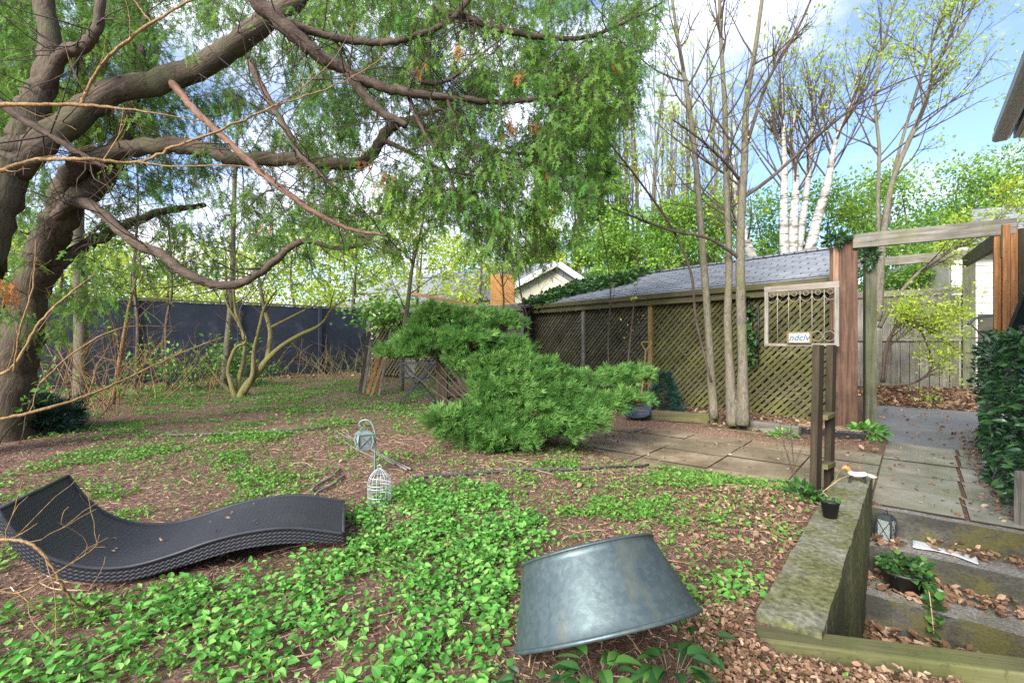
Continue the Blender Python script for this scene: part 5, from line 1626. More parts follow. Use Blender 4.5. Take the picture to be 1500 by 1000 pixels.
for (px, py, d, rx, ry, rz) in pads:
    c = np.array(P(px, py + 5, d))
    mid = root * .45 + c * .55 + np.array([0, 0, -.05])
    mbj.tube(crom([(*root, .02), (*mid, .010), (*c, .004)], 6), 6, cap=False)
    ns = int(38 * (rx * ry / .075) + 14)
    for k in range(ns):
        dr = rand_dirs(1, -.3, .95)[0] * np.array([rx, ry, rz * 1.15]) * random.uniform(.75, 1.15)
        tip = c + dr + np.array([.04, -.02, .02]); a0_ = c + dr * .15
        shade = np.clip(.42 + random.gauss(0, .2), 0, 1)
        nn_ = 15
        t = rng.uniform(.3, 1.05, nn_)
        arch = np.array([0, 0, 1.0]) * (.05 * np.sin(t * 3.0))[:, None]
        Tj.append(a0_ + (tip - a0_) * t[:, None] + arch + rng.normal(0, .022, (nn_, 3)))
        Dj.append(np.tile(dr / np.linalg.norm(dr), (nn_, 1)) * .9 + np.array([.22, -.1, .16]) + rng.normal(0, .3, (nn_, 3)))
        Rj.append(np.clip(shade * .7 + .28 * t + rng.normal(0, .08, nn_), 0, 1))  # paler toward the tips: new growth, with tip highlights put into the colour
        mbj.tube([(*c, .005), (*((a0_ + tip) / 2), .003), (*tip, .001)], 3, cap=False)
Tj = np.vstack(Tj); Dj = np.vstack(Dj); Rj = np.concatenate(Rj)
ok = Tj[:, 2] > g(Tj[:, 0], Tj[:, 1]) + .03
leaf_obj('foliage', Tj[ok], Dj[ok], rng.uniform(.05, .105, ok.sum()), M['leaf_juniper'], jun, TUFTS, .8, Rj[ok])
obj('stems', mbj, M['bark_dark'], jun)
br_ = np.where(ok)[0][rng.integers(0, ok.sum(), 420)]
leaf_obj('dead_foliage', Tj[br_] - np.array([0, -.03, .03]), Dj[br_], rng.uniform(.05, .09, len(br_)), M['leaf_rust'], jun, TUFTS, .8)
# dark post and lattice panel inside the juniper's left side
pl_ = empty('planter_box', GP(650, 607), 'dark wooden lattice planter half hidden behind the juniper', 'planter')
mb = MB(); c_ = P(646, 500, 5.25); c_.z = gz(c_.x, c_.y) - .02; mb.box(c_ + Vector((0, .1, .43)), (.062, .05, .45)); obj('post', mb, M['dark_wood'], pl_, bevel=.004)
mb = MB()
for sg_ in (1, -1):
    cc_ = -1.5
    while cc_ < 1.6:
        cc_ += .07
        lo, hi = sorted(((.0 - cc_) / sg_, (.42 - cc_) / sg_)); s0_, s1_ = max(.05, lo), min(.75, hi)
        if s1_ - s0_ > .03: mb.bar(c_ + Vector((s0_, .1 + .008 * sg_, sg_ * s0_ + cc_)), c_ + Vector((s1_, .1 + .008 * sg_, sg_ * s1_ + cc_)), .008, .024)
obj('lattice_panel', mb, M['dark_wood'], pl_)
mb = MB(); mb.box(c_ + Vector((.42, .1, .45)), (.36, .04, .03)); obj('top_rail', mb, M['dark_wood'], pl_)

# --- young trees in front of the lattice
yd = 5.75
stems = [stem_rows([(1046, 612, 6.15, .058), (1040, 520, 6.15, .05), (1034, 430, 6.15, .044), (1026, 320, 6.15, .04), (1016, 210, 6.15, .034), (1004, 120, 6.15, .027), (990, 40, 6.2, .02), (980, -40, 6.2, .014)])]
tree('young_tree', 'slim young tree with greenish bark, leftmost of the three trunks by the lattice', 'tree', Vector(stems[0][0][:3]), stems, M['bark_grey'],
     dict(n=11, L=.34, r=.013, depth=2, up=.25, ang=(.5, .95), kids=(2, 4)), (.25, .05, .02), M['leaf_lime'], 'young trees by the lattice wall', twig_bark=M['bark_dark'], sub_from=.4, split=True)
stems = [stem_rows([(1075, 622, 5.95, .085), (1070, 560, 5.95, .062), (1066, 470, 5.95, .046), (1068, 380, 5.95, .042), (1064, 270, 5.95, .036), (1062, 160, 5.95, .03), (1056, 60, 5.95, .023), (1052, -60, 5.95, .016)])]
tree('young_tree', 'straight grey young tree, middle one of the three trunks by the lattice', 'tree', Vector(stems[0][0][:3]), stems, M['bark_grey'],
     dict(n=12, L=.34, r=.014, depth=2, up=.3, ang=(.5, .95), kids=(2, 4)), (.18, .05, .02), M['leaf_lime'], 'young trees by the lattice wall', twig_bark=M['bark_dark'], sub_from=.4, split=True)
stems = [stem_rows([(1088, 622, 5.85, .08), (1088, 540, 5.85, .062), (1085, 440, 5.85, .055), (1085, 340, 5.85, .049), (1090, 240, 5.85, .042), (1094, 150, 5.85, .034), (1108, 60, 5.85, .025), (1124, -60, 5.85, .017)]),
         stem_rows([(1088, 290, 5.85, .022), (1130, 260, 5.8, .02), (1180, 215, 5.7, .017), (1240, 165, 5.6, .014), (1300, 128, 5.5, .010), (1360, 105, 5.4, .006)]),
         stem_rows([(1096, 205, 5.85, .022), (1120, 130, 5.85, .02), (1140, 90, 5.85, .018), (1170, 40, 5.8, .014), (1200, -30, 5.8, .01)]),
         stem_rows([(1086, 380, 5.85, .02), (1040, 350, 5.75, .018), (985, 338, 5.7, .015), (940, 322, 5.65, .012), (895, 305, 5.6, .007)]),
         stem_rows([(1082, 262, 5.85, .02), (1060, 235, 5.7, .016), (1020, 200, 5.6, .012), (985, 175, 5.5, .007)])]
tree('young_tree', 'thickest grey young tree with spreading twigs, rightmost trunk by the lattice', 'tree', Vector(stems[0][0][:3]), stems, M['bark_grey'],
     dict(n=8, L=.36, r=.013, depth=2, up=.3, ang=(.5, .95), kids=(2, 4)), (.16, .05, .02), M['leaf_lime'], 'young trees by the lattice wall', twig_bark=M['bark_dark'], sub_from=.35, split=True)
# bent stem rising from the juniper's right to upper left
stems = [stem_rows([(1042, 560, 5.95, .014), (1020, 470, 5.9, .016), (1012, 400, 5.8, .015), (985, 335, 5.75, .014), (940, 270, 5.7, .012), (905, 225, 5.65, .009), (880, 195, 5.6, .005)])]
tree('sapling', 'thin dark sapling arching left from the lattice wall', 'sapling', Vector(stems[0][0][:3]), stems, M['bark_dark'], dict(n=4, L=.3, r=.007, depth=1, up=.2), (.2, .05, .02), M['leaf_lime'])

# --- birch clump behind the garage
stems = [stem_rows([(1150, 400, 11, 0.109), (1148, 330, 11, 0.090), (1149, 250, 11, 0.070), (1147, 170, 11, 0.030), (1145, 110, 11, 0.014)]),
         stem_rows([(1158, 400, 11.1, 0.133), (1162, 330, 11.1, 0.101), (1166, 260, 11.1, 0.070), (1160, 215, 11.1, 0.047), (1165, 160, 11.2, 0.023)]),
         stem_rows([(1165, 400, 11.2, 0.094), (1176, 320, 11.2, 0.074), (1186, 240, 11.2, 0.058), (1190, 165, 11.2, 0.027), (1183, 110, 11.2, 0.012)]),
         stem_rows([(1178, 400, 11, 0.125), (1196, 325, 10.9, 0.101), (1212, 270, 10.8, 0.082), (1222, 215, 10.8, 0.051), (1244, 155, 10.8, 0.027), (1256, 110, 10.8, 0.012)]),
         stem_rows([(1140, 400, 10.6, 0.094), (1108, 385, 10.4, 0.094), (1090, 345, 10.3, 0.094), (1078, 290, 10.3, 0.055), (1074, 220, 10.3, 0.023)])]
tree('birch_tree', 'white barked birch clump of five trunks rising behind the garage roof', 'birch tree', Vector((6.3, 11, .2)), stems, M['birch'],
     dict(n=16, L=.6, r=.022, depth=2, up=.45, ang=(.3, .8)), (.5, .08, .05), M['leaf_lime'], stem_seg=12, jitter=.05, twig_bark=M['bark_dark'], sub_from=.35)
# --- budding tree behind the gateway
stems = [stem_rows([(1286, 470, 8.6, 0.062), (1290, 390, 8.6, 0.062), (1296, 330, 8.6, 0.053), (1306, 270, 8.6, 0.043), (1330, 210, 8.5, 0.040), (1352, 160, 8.4, 0.034), (1375, 90, 8.3, 0.028), (1410, 40, 8.2, 0.022), (1440, -30, 8.1, 0.015)]),
         stem_rows([(1290, 400, 8.7, 0.043), (1286, 300, 8.7, 0.034), (1288, 220, 8.7, 0.028), (1282, 140, 8.8, 0.022), (1300, 40, 8.8, 0.015), (1330, -40, 8.8, 0.011)]),
         stem_rows([(1300, 330, 8.6, 0.031), (1310, 250, 8.8, 0.028), (1338, 150, 8.9, 0.025), (1370, 50, 9.0, 0.019), (1400, -40, 9.0, 0.012)]),
         stem_rows([(1288, 480, 8.6, 0.037), (1310, 440, 8.4, 0.028), (1345, 400, 8.2, 0.025), (1385, 372, 8.0, 0.020), (1430, 345, 7.8, 0.015), (1480, 300, 7.6, 0.009)])]
tree('budding_tree', 'grey multi stemmed tree full of lime buds behind the gateway beam', 'tree', Vector(stems[0][0][:3]), stems, M['bark_grey'],
     dict(n=17, L=.38, r=.016, depth=2, up=.25, ang=(.4, .95), bias=(.1, 0, .1)), (1.8, .06, .05), M['leaf_lime'], twig_bark=M['bark_dark'], sub_from=.3, split=True)
stems = [stem_rows([(1292, 560, 8.3, .022), (1300, 500, 8.2, .02), (1330, 470, 8.0, .018), (1370, 490, 7.9, .014), (1410, 520, 7.8, .008)]),
         stem_rows([(1290, 565, 8.3, .02), (1340, 560, 8.1, .016), (1365, 535, 8.0, .014), (1352, 490, 7.9, .012), (1330, 460, 7.9, .008)]),
         stem_rows([(1295, 560, 8.4, .02), (1310, 480, 8.3, .018), (1350, 445, 8.2, .014), (1400, 455, 8.1, .008)])]
tree('budding_shrub', 'arching shrub with lime green buds in front of the grey board fence', 'shrub', Vector(stems[0][0][:3]), stems, M['bark_branch'],
     dict(n=14, L=.5, r=.009, depth=1, up=.1, ang=(.4, 1.0)), (5.0, .055, .08), M['leaf_lime'], sub_from=.15)

# --- multi-stemmed shrub on the lawn
sd0 = GP(350, 581); D_s = sd0.y
def ss(rows): return stem_rows([(a_, b_, D_s + dd, r) for a_, b_, dd, r in rows], 7)
stems = [ss([(352, 584, 0, .075), (360, 565, 0, .06), (378, 545, 0, .055), (393, 525, -.05, .05), (415, 505, -.1, .04), (440, 490, -.15, .032), (470, 475, -.2, .026), (488, 450, -.3, .014), (505, 440, -.3, .006)]),
         ss([(392, 525, 0, .045), (396, 495, .1, .042), (394, 475, .15, .038), (388, 455, .2, .034), (382, 425, .2, .03), (378, 395, .3, .02)]),
         ss([(346, 584, 0, .05), (338, 560, 0, .04), (334, 540, .1, .032), (345, 510, .1, .028), (360, 500, .1, .026), (350, 475, .2, .022), (335, 450, .2, .018), (328, 430, .2, .01)]),
         ss([(348, 584, 0, .05), (350, 555, .2, .04), (358, 520, .3, .034), (356, 490, .3, .03), (345, 455, .4, .026), (342, 420, .4, .02)]),
         ss([(358, 575, 0, .045), (370, 550, -.1, .04), (372, 515, -.1, .034), (380, 480, -.2, .028), (388, 450, -.2, .022), (405, 425, -.3, .014)]),
         ss([(340, 575, 0, .03), (320, 555, -.1, .024), (306, 535, -.2, .018), (300, 522, -.3, .01)]),
         ss([(396, 480, .15, .026), (425, 465, .1, .02), (455, 450, 0, .012), (480, 440, 0, .006)])]
tree('lawn_shrub', 'bare multi stemmed olive barked shrub growing on the lawn before the dark fence', 'shrub', sd0, stems, M['bark_shrub'],
     dict(n=4, L=.42, r=.010, depth=2, up=.15, ang=(.4, .9), kids=(2, 3)), None, None, twig_bark=M['bark_branch'], sub_from=.45, split=True)
# --- trunks and saplings along the dark fence
def simple_tree(px, d, spec, label, bark, leaf=None, lm=None, side=None, name='sapling', cat='sapling', group='saplings along the dark fence', base_py=None):
    rows = stem_rows([(px + a_, b_, d, r) for a_, b_, r in spec], 6)
    b = Vector((rows[0][0], rows[0][1], gz(rows[0][0], rows[0][1]) - .02)); rows[0][2] = b.z
    return tree(name, label, cat, b, [rows], M[bark], side or dict(n=7, L=.32, r=.012, depth=2, up=.2, ang=(.5, 1.1)), leaf, M[lm] if lm else None, group, twig_bark=M['bark_branch'], sub_from=.25)
simple_tree(118, 7.6, [(0, 590, .11), (2, 520, .10), (0, 440, .095), (-4, 340, .085), (2, 200, .07), (6, 60, .05)], 'thick pale trunk standing before the left part of the dark fence', 'bark_grey', name='tree', cat='tree')
simple_tree(198, 9.3, [(0, 570, .035), (4, 480, .03), (-2, 400, .026), (4, 300, .02), (0, 180, .012)], 'dark thin sapling before the dark fence right of the pale trunk', 'bark_branch')
simple_tree(246, 9.6, [(0, 565, .03), (-3, 480, .026), (6, 420, .022), (0, 320, .016)], 'crooked dark sapling before the dark fence nearest the lawn shrub', 'bark_branch')
simple_tree(165, 7.4, [(0, 588, .03), (12, 520, .028), (24, 450, .022), (36, 400, .014)], 'pale slanting sapling just right of the thick pale trunk', 'bark_tan', (.1, .06, .03), 'leaf_lime')
simple_tree(328, 9.6, [(0, 560, .07), (6, 500, .065), (12, 420, .055), (14, 320, .045), (20, 180, .03)], 'straight grey trunk rising behind the lawn shrub', 'bark_grey', name='tree', cat='tree')
simple_tree(590, 9.2, [(-2, 570, .05), (0, 500, .048), (8, 440, .042), (14, 390, .035), (28, 330, .02), (40, 270, .012)], 'forked sapling with yellow green leaves beside the shed plank', 'bark_grey', (1.0, .09, .06), 'leaf_lime')
simple_tree(738, 9.6, [(-2, 470, .022), (0, 440, .02), (-2, 400, .018), (6, 350, .014)], 'thin dark sapling rising in front of the plywood sheet', 'bark_dark', (.3, .06, .03), 'leaf_lime', group=None)
simple_tree(765, 8.8, [(10, 540, .018), (8, 470, .016), (-2, 430, .014), (-8, 380, .008)], 'bent bare twiggy sapling at the left end of the lattice wall', 'bark_dark', group=None, side=dict(n=9, L=.4, r=.006, depth=1, up=.1, ang=(.5, 1.1)))
simple_tree(892, 7.0, [(0, 545, .012), (-1, 500, .012), (2, 430, .010), (-4, 370, .007), (-20, 300, .004)], 'pale bare whip growing behind the juniper in front of the lattice', 'bark_tan', group=None, side=dict(n=5, L=.3, r=.005, depth=1, up=.2))
simple_tree(917, 6.8, [(0, 560, .016), (4, 520, .015), (9, 470, .012), (13, 430, .008)], 'short yellowish bare stem growing behind the juniper beside the shovel', 'bark_tan', group=None, side=dict(n=4, L=.35, r=.005, depth=1, up=.2), leaf=(.4, .05, .02), lm='leaf_lime')

# ------------------------------------------------------------------ background vegetation
def crown_tree(name, label, cat, px, d, top_py, width, leafmat, leafsize, nleaf, bark='bark_grey', r=.12, low=.3, clumps=26, group=None, dens=1.0, z0=None, squash=1.0):
    b = P(px, 500, d); b.z = gz(b.x, b.y) - .05 if z0 is None else z0
    zt = H + (500 - top_py) / F * d; hgt = zt - b.z; w = width / F * d / 2
    e = empty(name, b, label, cat, group)
    mb = MB(); tr_ = crom([(b.x, b.y, b.z, r), (b.x + rvec(.1)[0], b.y, b.z + hgt * .35, r * .75), (b.x + rvec(.15)[0], b.y, b.z + hgt * .7, r * .4), (b.x, b.y, zt - hgt * .05, r * .1)], 6)
    mb.tube(tr_, 8, jitter=.1); obj('trunk', mb, M[bark], e)
    mb = MB(); T = []; D = []; R_ = []
    for k in range(clumps):
        f = random.uniform(low, 1.0)
        prof = math.sin(math.pi * min(1, max(.04, (f - low) / (1 - low + .08) * .82 + .14))) ** .7
        a_ = random.uniform(0, 2 * math.pi); rr = w * prof * random.uniform(.35, 1.0)
        c = np.array([b.x + rr * math.cos(a_), b.y + rr * math.sin(a_) * .8, b.z + hgt * f])
        i = min(len(tr_) - 1, int(max(0, f - .15) * len(tr_)))
        m_ = (tr_[i][:3] + c) / 2 + np.array([0, 0, -.04 * hgt])
        mb.tube(crom([(*tr_[i][:3], tr_[i][3] * .45), (*m_, tr_[i][3] * .25), (*c, .006)], 4), 5, cap=False)
        n = int(nleaf / clumps * random.uniform(.6, 1.4)); dirs = rand_dirs(n); rad = rng.random(n) ** .5
        sx = w * .42 * random.uniform(.6, 1.2)
        T.append(c + dirs * rad[:, None] * np.array([sx, sx, sx * .62 * squash])); D.append(dirs + rng.normal(0, .5, (n, 3)))
        R_.append(np.clip(random.uniform(.25, .7) + rng.normal(0, .2, n), 0, 1))
    obj('branches', mb, M[bark], e)
    leaf_obj('foliage', np.vstack(T), np.vstack(D), rng.uniform(leafsize * .6, leafsize * 1.3, sum(len(t) for t in T)), M[leafmat], e, LEAF_S, 1.0, np.concatenate(R_))
    return e
# hedge bushes behind the garage
for k, (px, d, tp_, w, lab) in enumerate(((930, 14.5, 322, 150, 'bright green hedge bush rising above the ivy end of the garage roof'),
        (1010, 14.2, 296, 160, 'green hedge bush behind the garage seen left of the young trees'),
        (1105, 15, 292, 170, 'green hedge bush behind the garage and around the birch feet'),
        (1215, 14.5, 285, 170, 'green hedge bush behind the garage right of the birch clump'),
        (1320, 15, 262, 170, 'green hedge bush behind the budding tree and gateway beam'),
        (1405, 16, 242, 170, 'bright hedge bush above the roof of the cream house'),
        (1500, 17, 225, 190, 'tall bright hedge bush at the right edge below the eave'))):
    crown_tree('hedge_bush', lab, 'bush', px, d, tp_, w * 1.15, 'leaf_green', .11, 15000, 'bark_branch', .09, .05, 60, 'hedge bushes behind the garage')
crown_tree('hedge_bush', 'dark leafy bush showing above the grey board fence beside the cream house', 'bush', 1345, 11.4, 372, 150, 'leaf_green', .09, 5000, 'bark_branch', .05, .05, 30)
# lime young trees behind the shed and the dark fence
for px, d, tp_, w, lab in ((430, 15.5, 350, 190, 'lime leaved tree behind the dark fence left of the shed'),
        (520, 14.5, 300, 170, 'lime leaved tree between the dark fence corner and the shed'),
        (620, 16.5, 315, 190, 'lime leaved tree behind the brown plank of the shed'),
        (705, 15.5, 330, 150, 'lime leaved tree just behind the plywood sheet'),
        (770, 21, 300, 150, 'lime leaved tree behind the far house with the gable'),
        (250, 14.5, 360, 210, 'lime leaved tree behind the dark fence left of the lawn shrub'),
        (90, 13.5, 330, 220, 'lime leaved tree behind the dark fence at the far left')):
    crown_tree('lime_tree', lab, 'tree', px, d, tp_, w, 'leaf_lime', .15, 1500, 'bark_dark', .08, .3, 26, 'lime leaved trees behind the yard')
# spruces behind the cedar tip
for px, d, tp_, w, lab in ((878, 24, 110, 150, 'tall dark green spruce right of the cedar tips'), (800, 30, 200, 120, 'distant spruce hidden partly behind the cedar tips')):
    b = P(px, 500, d); b.z = 0.2; zt = H + (500 - tp_) / F * d
    e = empty('spruce_tree', b, lab, 'spruce tree', 'spruces behind the yard')
    mb = MB(); mb.tube([(b.x, b.y, b.z, .28), (b.x + .1, b.y, zt * .5, .16), (b.x, b.y, zt, .02)], 8); obj('trunk', mb, M['bark_cedar'], e)
    T, D = [], []; mb = MB()
    for k in range(150):
        f = random.uniform(.12, .99); L = w / F * d / 2 * (1.05 - f) * random.uniform(.6, 1.15); a_ = random.uniform(0, 6.28)
        p0 = np.array([b.x, b.y, b.z + (zt - b.z) * f]); dr = np.array([math.cos(a_), math.sin(a_), -.25])
        mb.tube([(*p0, .03), (*(p0 + dr * L * .5), .02), (*(p0 + dr * L + np.array([0, 0, .1 * L])), .006)], 4, cap=False)
        n = int(14 + L * 26); t = rng.uniform(.2, 1, n)
        T.append(p0 + dr * L * t[:, None] + rng.normal(0, .12, (n, 3))); D.append(np.tile(dr, (n, 1)) * .5 + rng.normal(0, .4, (n, 3)) + np.array([0, 0, -.6]))
    obj('branches', mb, M['bark_dark'], e)
    T = np.vstack(T); D = np.vstack(D); leaf_obj('foliage', T, D, rng.uniform(.25, .6, len(T)), M['leaf_cedar'], e, TUFTS, .9)
# tall thin bare poplars far behind
pop_lab = ['leftmost bare poplar rising behind the spruce', 'bare poplar standing between the spruce and the young trees', 'thin bare poplar behind the left young tree', 'bare poplar behind the middle young tree', 'slim bare poplar nearest the birch clump', 'bare poplar high above the far gable', 'pale bare poplar seen above the hedge bush left of the young trees']
for k, (px, d, tp_) in enumerate(((905, 27, 60), (935, 25, 90), (965, 26, 70), (1005, 27, 60), (1050, 28, 40), (850, 30, 80), (985, 24, 150))):
    b = P(px, 500, d); b.z = .2; zt = H + (500 - tp_) / F * d
    rows = [crom([(b.x, b.y, b.z, .13), (b.x + rvec(.2)[0], b.y, zt * .5, .09), (b.x + rvec(.3)[0], b.y, zt, .02)], 8)]
    for q in range(3): 
        o_ = random.uniform(-.8, .8); rows.append(crom([(b.x + o_ * .5, b.y + .2, b.z, .09), (b.x + o_, b.y, zt * .45, .06), (b.x + o_ * 1.4, b.y, zt * random.uniform(.8, .98), .015)], 8))
    tree('poplar', pop_lab[k], 'tree', b, rows, M['bark_grey'], dict(n=16, L=.18, r=.035, depth=2, up=.6, ang=(.25, .6), kids=(2, 4)), (.5, .16, .1), M['leaf_lime'], 'bare poplars far behind', stem_seg=6, sub_from=.25)
# far green masses closing the view between the trees
far_lab = ['pale far tree behind the dark fence at the left edge', 'pale far tree behind the dark fence and the pale trunk', 'pale far tree straight behind the lawn shrub', 'far tree behind the corner of the dark fence', 'far tree behind the shed', 'far tree behind the far house', 'far tree behind the poplars', 'far tree behind the birch clump', 'far tree behind the cream house at the right']
for k, (px, d, tp_, w) in enumerate(((-60, 24, 330, 260), (130, 26, 350, 240), (330, 27, 345, 240), (480, 25, 330, 220), (610, 30, 300, 260), (790, 34, 310, 240), (990, 36, 330, 260), (1180, 38, 330, 280), (1420, 34, 290, 300))):
    crown_tree('far_tree', far_lab[k], 'tree', px, d, tp_, w, 'leaf_lime' if k % 2 == 0 else 'leaf_green', .21, 6500, 'bark_grey', .16, .05, 34, 'far trees closing the view')

# ivy on the left end of the garage roof and on the shed
n = 3800; a_ = rng.random(n); b_ = rng.random(n)
keep = a_ * 1.0 + .35 * np.sin(b_ * 9) * .3 < .62
a_, b_ = a_[keep], b_[keep]; n = len(a_)
T = np.array(e1 if False else (gp(GL + .15, ZT + .15, -.14))) - np.array(GDIR) * (a_ * 3.6 * (.45 + .75 * b_))[:, None] + (np.array(r1 - gp(GL + .15, ZT + .15, -.14))) * b_[:, None] + np.array([0, 0, .05]) + rng.normal(0, .035, (n, 3))
o = leaf_obj('ivy_blanket', T, rand_dirs(n) + np.array([-.3, -.6, .4]), rng.uniform(.07, .14, n), M['leaf_ivy'], None, ovate(.8, .1, .2)); tag(o, 'dark ivy blanket growing over the left end of the garage roof', 'ivy')
n = 900
T = np.array(P(575, 462, 12.0)) + rng.normal(0, 1, (n, 3)) * np.array([.5, .4, .22])
o = leaf_obj('ivy_mound', T, rand_dirs(n) + np.array([0, -.5, .4]), rng.uniform(.08, .14, n), M['leaf_small'], None, ovate(.8, .1, .2)); tag(o, 'ivy mound hanging over the left corner of the shed', 'ivy')

# small blue spruce by the tan post
sb_ = GP(972, 606)
bs = empty('small_spruce', sb_, 'small dark blue green spruce bush standing at the tan post of the lattice wall', 'spruce bush')
mb = MB(); mb.rod([sb_, sb_ + Vector((0, 0, .5))], .02, 6); obj('trunk', mb, M['bark_dark'], bs)
n = 900; f = rng.random(n); a_ = rng.uniform(0, 6.28, n); rr = .26 * (1.05 - f) ** .7 * rng.uniform(.3, 1.05, n)
T = np.stack([sb_.x + rr * np.cos(a_), sb_.y + rr * np.sin(a_), sb_.z + .04 + .56 * f], 1)
leaf_obj('foliage', T, np.stack([np.cos(a_), np.sin(a_), rng.uniform(-.3, .6, n)], 1), rng.uniform(.06, .12, n), M['leaf_spruce'], bs, TUFTS, .8)

# laurel hedge along the right of the walk
lh = empty('laurel_hedge', UV(1.4, 1.6, -.03), 'dense dark glossy laurel hedge along the right side of the paved path', 'hedge')
n = 8200; uu_ = rng.uniform(.22, 4.4, n); hz = rng.random(n)
prof = 1.12 + .10 * np.sin(uu_ * 2.3) + .06 * np.sin(uu_ * 6.1)
vface = .70 + .05 * uu_ + .07 * np.sin(uu_ * 3.7 + 1) + .05 * np.sin(uu_ * 9 + hz * 5) + .10 * (hz - .5) ** 2 + np.where(uu_ < .5, (.5 - uu_) * .5, 0)
top = rng.random(n) < .3
vv_ = np.where(top, vface + rng.random(n) * .6, vface + np.abs(rng.normal(0, .09, n)))
zz_ = np.where(top, prof - np.abs(rng.normal(0, .06, n)), hz * prof)
T = np.array(O0) + uu_[:, None] * np.array(U) + vv_[:, None] * np.array(V); T[:, 2] = zz_
D = np.where(top[:, None], np.array([0, 0, .6]), -np.array(V) * .7) + rng.normal(0, .6, (n, 3)) + np.array([0, -.2, .1])
leaf_obj('foliage', T, D, rng.uniform(.05, .095, n), M['leaf_gloss'], lh, LEAF_L, .8)
mb = MB()
for k in range(60):
    u0 = random.uniform(.4, 4.3); p = UV(u0, 1.15 + .05 * u0 + random.uniform(-.2, .3), -.03)
    mb.rod([p, p + Vector((random.uniform(-.1, .1), random.uniform(-.1, .1), .5)), p - V * random.uniform(.1, .35) + Vector((0, 0, random.uniform(.6, 1.05)))], .008, 5, 3)
obj('stems', mb, M['bark_dark'], lh)

# ------------------------------------------------------------------ thicket and brush at the left and by the fence corner
def thicket(name, label, cat, cpts, n, L, r, mat_, up, leaf=None, lm=None, group=None, depth=1, spread=.3, bias=(0, 0, 0)):
    b = GP(*cpts[0]) if len(cpts[0]) == 2 else P(*cpts[0])
    e = empty(name, b, label, cat, group); mb = MB(); tips = []
    for k in range(n):
        c = cpts[k % len(cpts)]; p = np.array(GP(*c) if len(c) == 2 else P(*c)) + rvec(spread) * np.array([1, 1, .05])
        p[2] = gz(p[0], p[1])
        d = rvec(.5); d[2] = abs(d[2]) + up; d += np.array(bias)
        grow(mb, p, d, L * random.uniform(.6, 1.3), r, depth, tips, .0, .3, (2, 4), (.4, 1.2), .6, 7)
    obj('stems', mb, M[mat_], e)
    if leaf:
        k = rng.integers(0, len(tips), int(leaf[0] * len(tips)))
        T = np.array([tips[i][0] for i in k]) + rng.normal(0, leaf[2], (len(k), 3)); D = np.array([tips[i][1] for i in k]) + rng.normal(0, .6, (len(k), 3))
        leaf_obj('foliage', T, D, rng.uniform(leaf[1] * .6, leaf[1] * 1.3, len(k)), M[lm], e, LEAF_S)
    return e
thicket('thicket', 'tangle of tan bare stems growing in front of the dark fence at the left', 'thicket', [(90, 610), (130, 600), (175, 590), (60, 620), (230, 580), (150, 600), (110, 605)], 60, 1.15, .009, 'bark_tan', .8, spread=.45)
thicket('thicket', 'tangle of grey brown twigs along the dark fence behind the lawn shrub', 'thicket', [(270, 565), (330, 560), (410, 553), (460, 548), (300, 562)], 40, .95, .007, 'bark_tan', .6, spread=.5)
thicket('brush_pile', 'brown brush pile of dry branches heaped at the corner of the dark fence', 'brush pile', [(490, 556), (510, 556), (530, 560), (500, 552)], 46, .95, .009, 'bark_shrub', .5, spread=.45)
thicket('leafy_shrub', 'green leaved low shrub left of the lawn shrub before the dark fence', 'shrub', [(268, 572), (250, 574), (285, 570)], 14, .75, .008, 'bark_dark', .8, (2.2, .09, .08), 'leaf_small', spread=.2)
thicket('leafy_shrub', 'green leaved shrub growing behind the stems of the lawn shrub', 'shrub', [(352, 568), (330, 566), (372, 566)], 18, .8, .008, 'bark_dark', 1.0, (2.4, .09, .08), 'leaf_small', spread=.18)
thicket('leafy_shrub', 'green leaved shrub under the cedar trunk at the left edge', 'shrub', [(40, 640), (10, 650), (70, 625)], 16, .6, .008, 'bark_dark', .8, (1.0, .07, .05), 'leaf_small', spread=.25)
# dark evergreen at the left edge
eg = GP(55, 632)
ev_ = empty('evergreen_shrub', eg, 'low dark blue evergreen shrub under the cedar at the left edge', 'shrub')
n = 1100; d_ = rand_dirs(n, -.2, 1); T = np.array(eg) + np.array([-.1, .0, .08]) + d_ * (rng.random(n) ** .5)[:, None] * np.array([.55, .4, .34])
leaf_obj('foliage', T, d_ + rng.normal(0, .4, (n, 3)) + np.array([.3, 0, 0]), rng.uniform(.07, .14, n), M['leaf_spruce'], ev_, TUFTS, .8)
mb = MB()
for k in range(26): mb.rod([eg, eg + Vector((random.uniform(-.4, .4), random.uniform(-.3, .3), random.uniform(.15, .4)))], .006, 5)
obj('stems', mb, M['bark_dark'], ev_)
leafclump('weed_clump', GP(1272, 640) + Vector((0, 0, .06)), (.16, .16, .07), 190, .075, M['leaf_big'], 'bright green weed clump at the foot of the mossy grey gate post', 'weeds', tpl=LEAF_O)
leafclump('weed_clump', GP(1262, 600) + Vector((0, .3, .3)), (.10, .12, .42), 160, .06, M['leaf_lime'], 'lime green weeds growing between the two left gate posts', 'weeds', tpl=LEAF_S)
leafclump('weed_clump', GP(1195, 735) + Vector((-.08, 0, .03)), (.10, .14, .08), 230, .055, M['leaf_ivy'], 'green weeds spilling beside the small pot on the retaining wall', 'weeds', tpl=LEAF_O)
leafclump('weed_clump', GP(1150, 640) + Vector((0, 0, .03)), (.18, .10, .05), 120, .055, M['leaf_big'], 'small green weeds at the terrace edge left of the planter trough', 'weeds', tpl=LEAF_S)

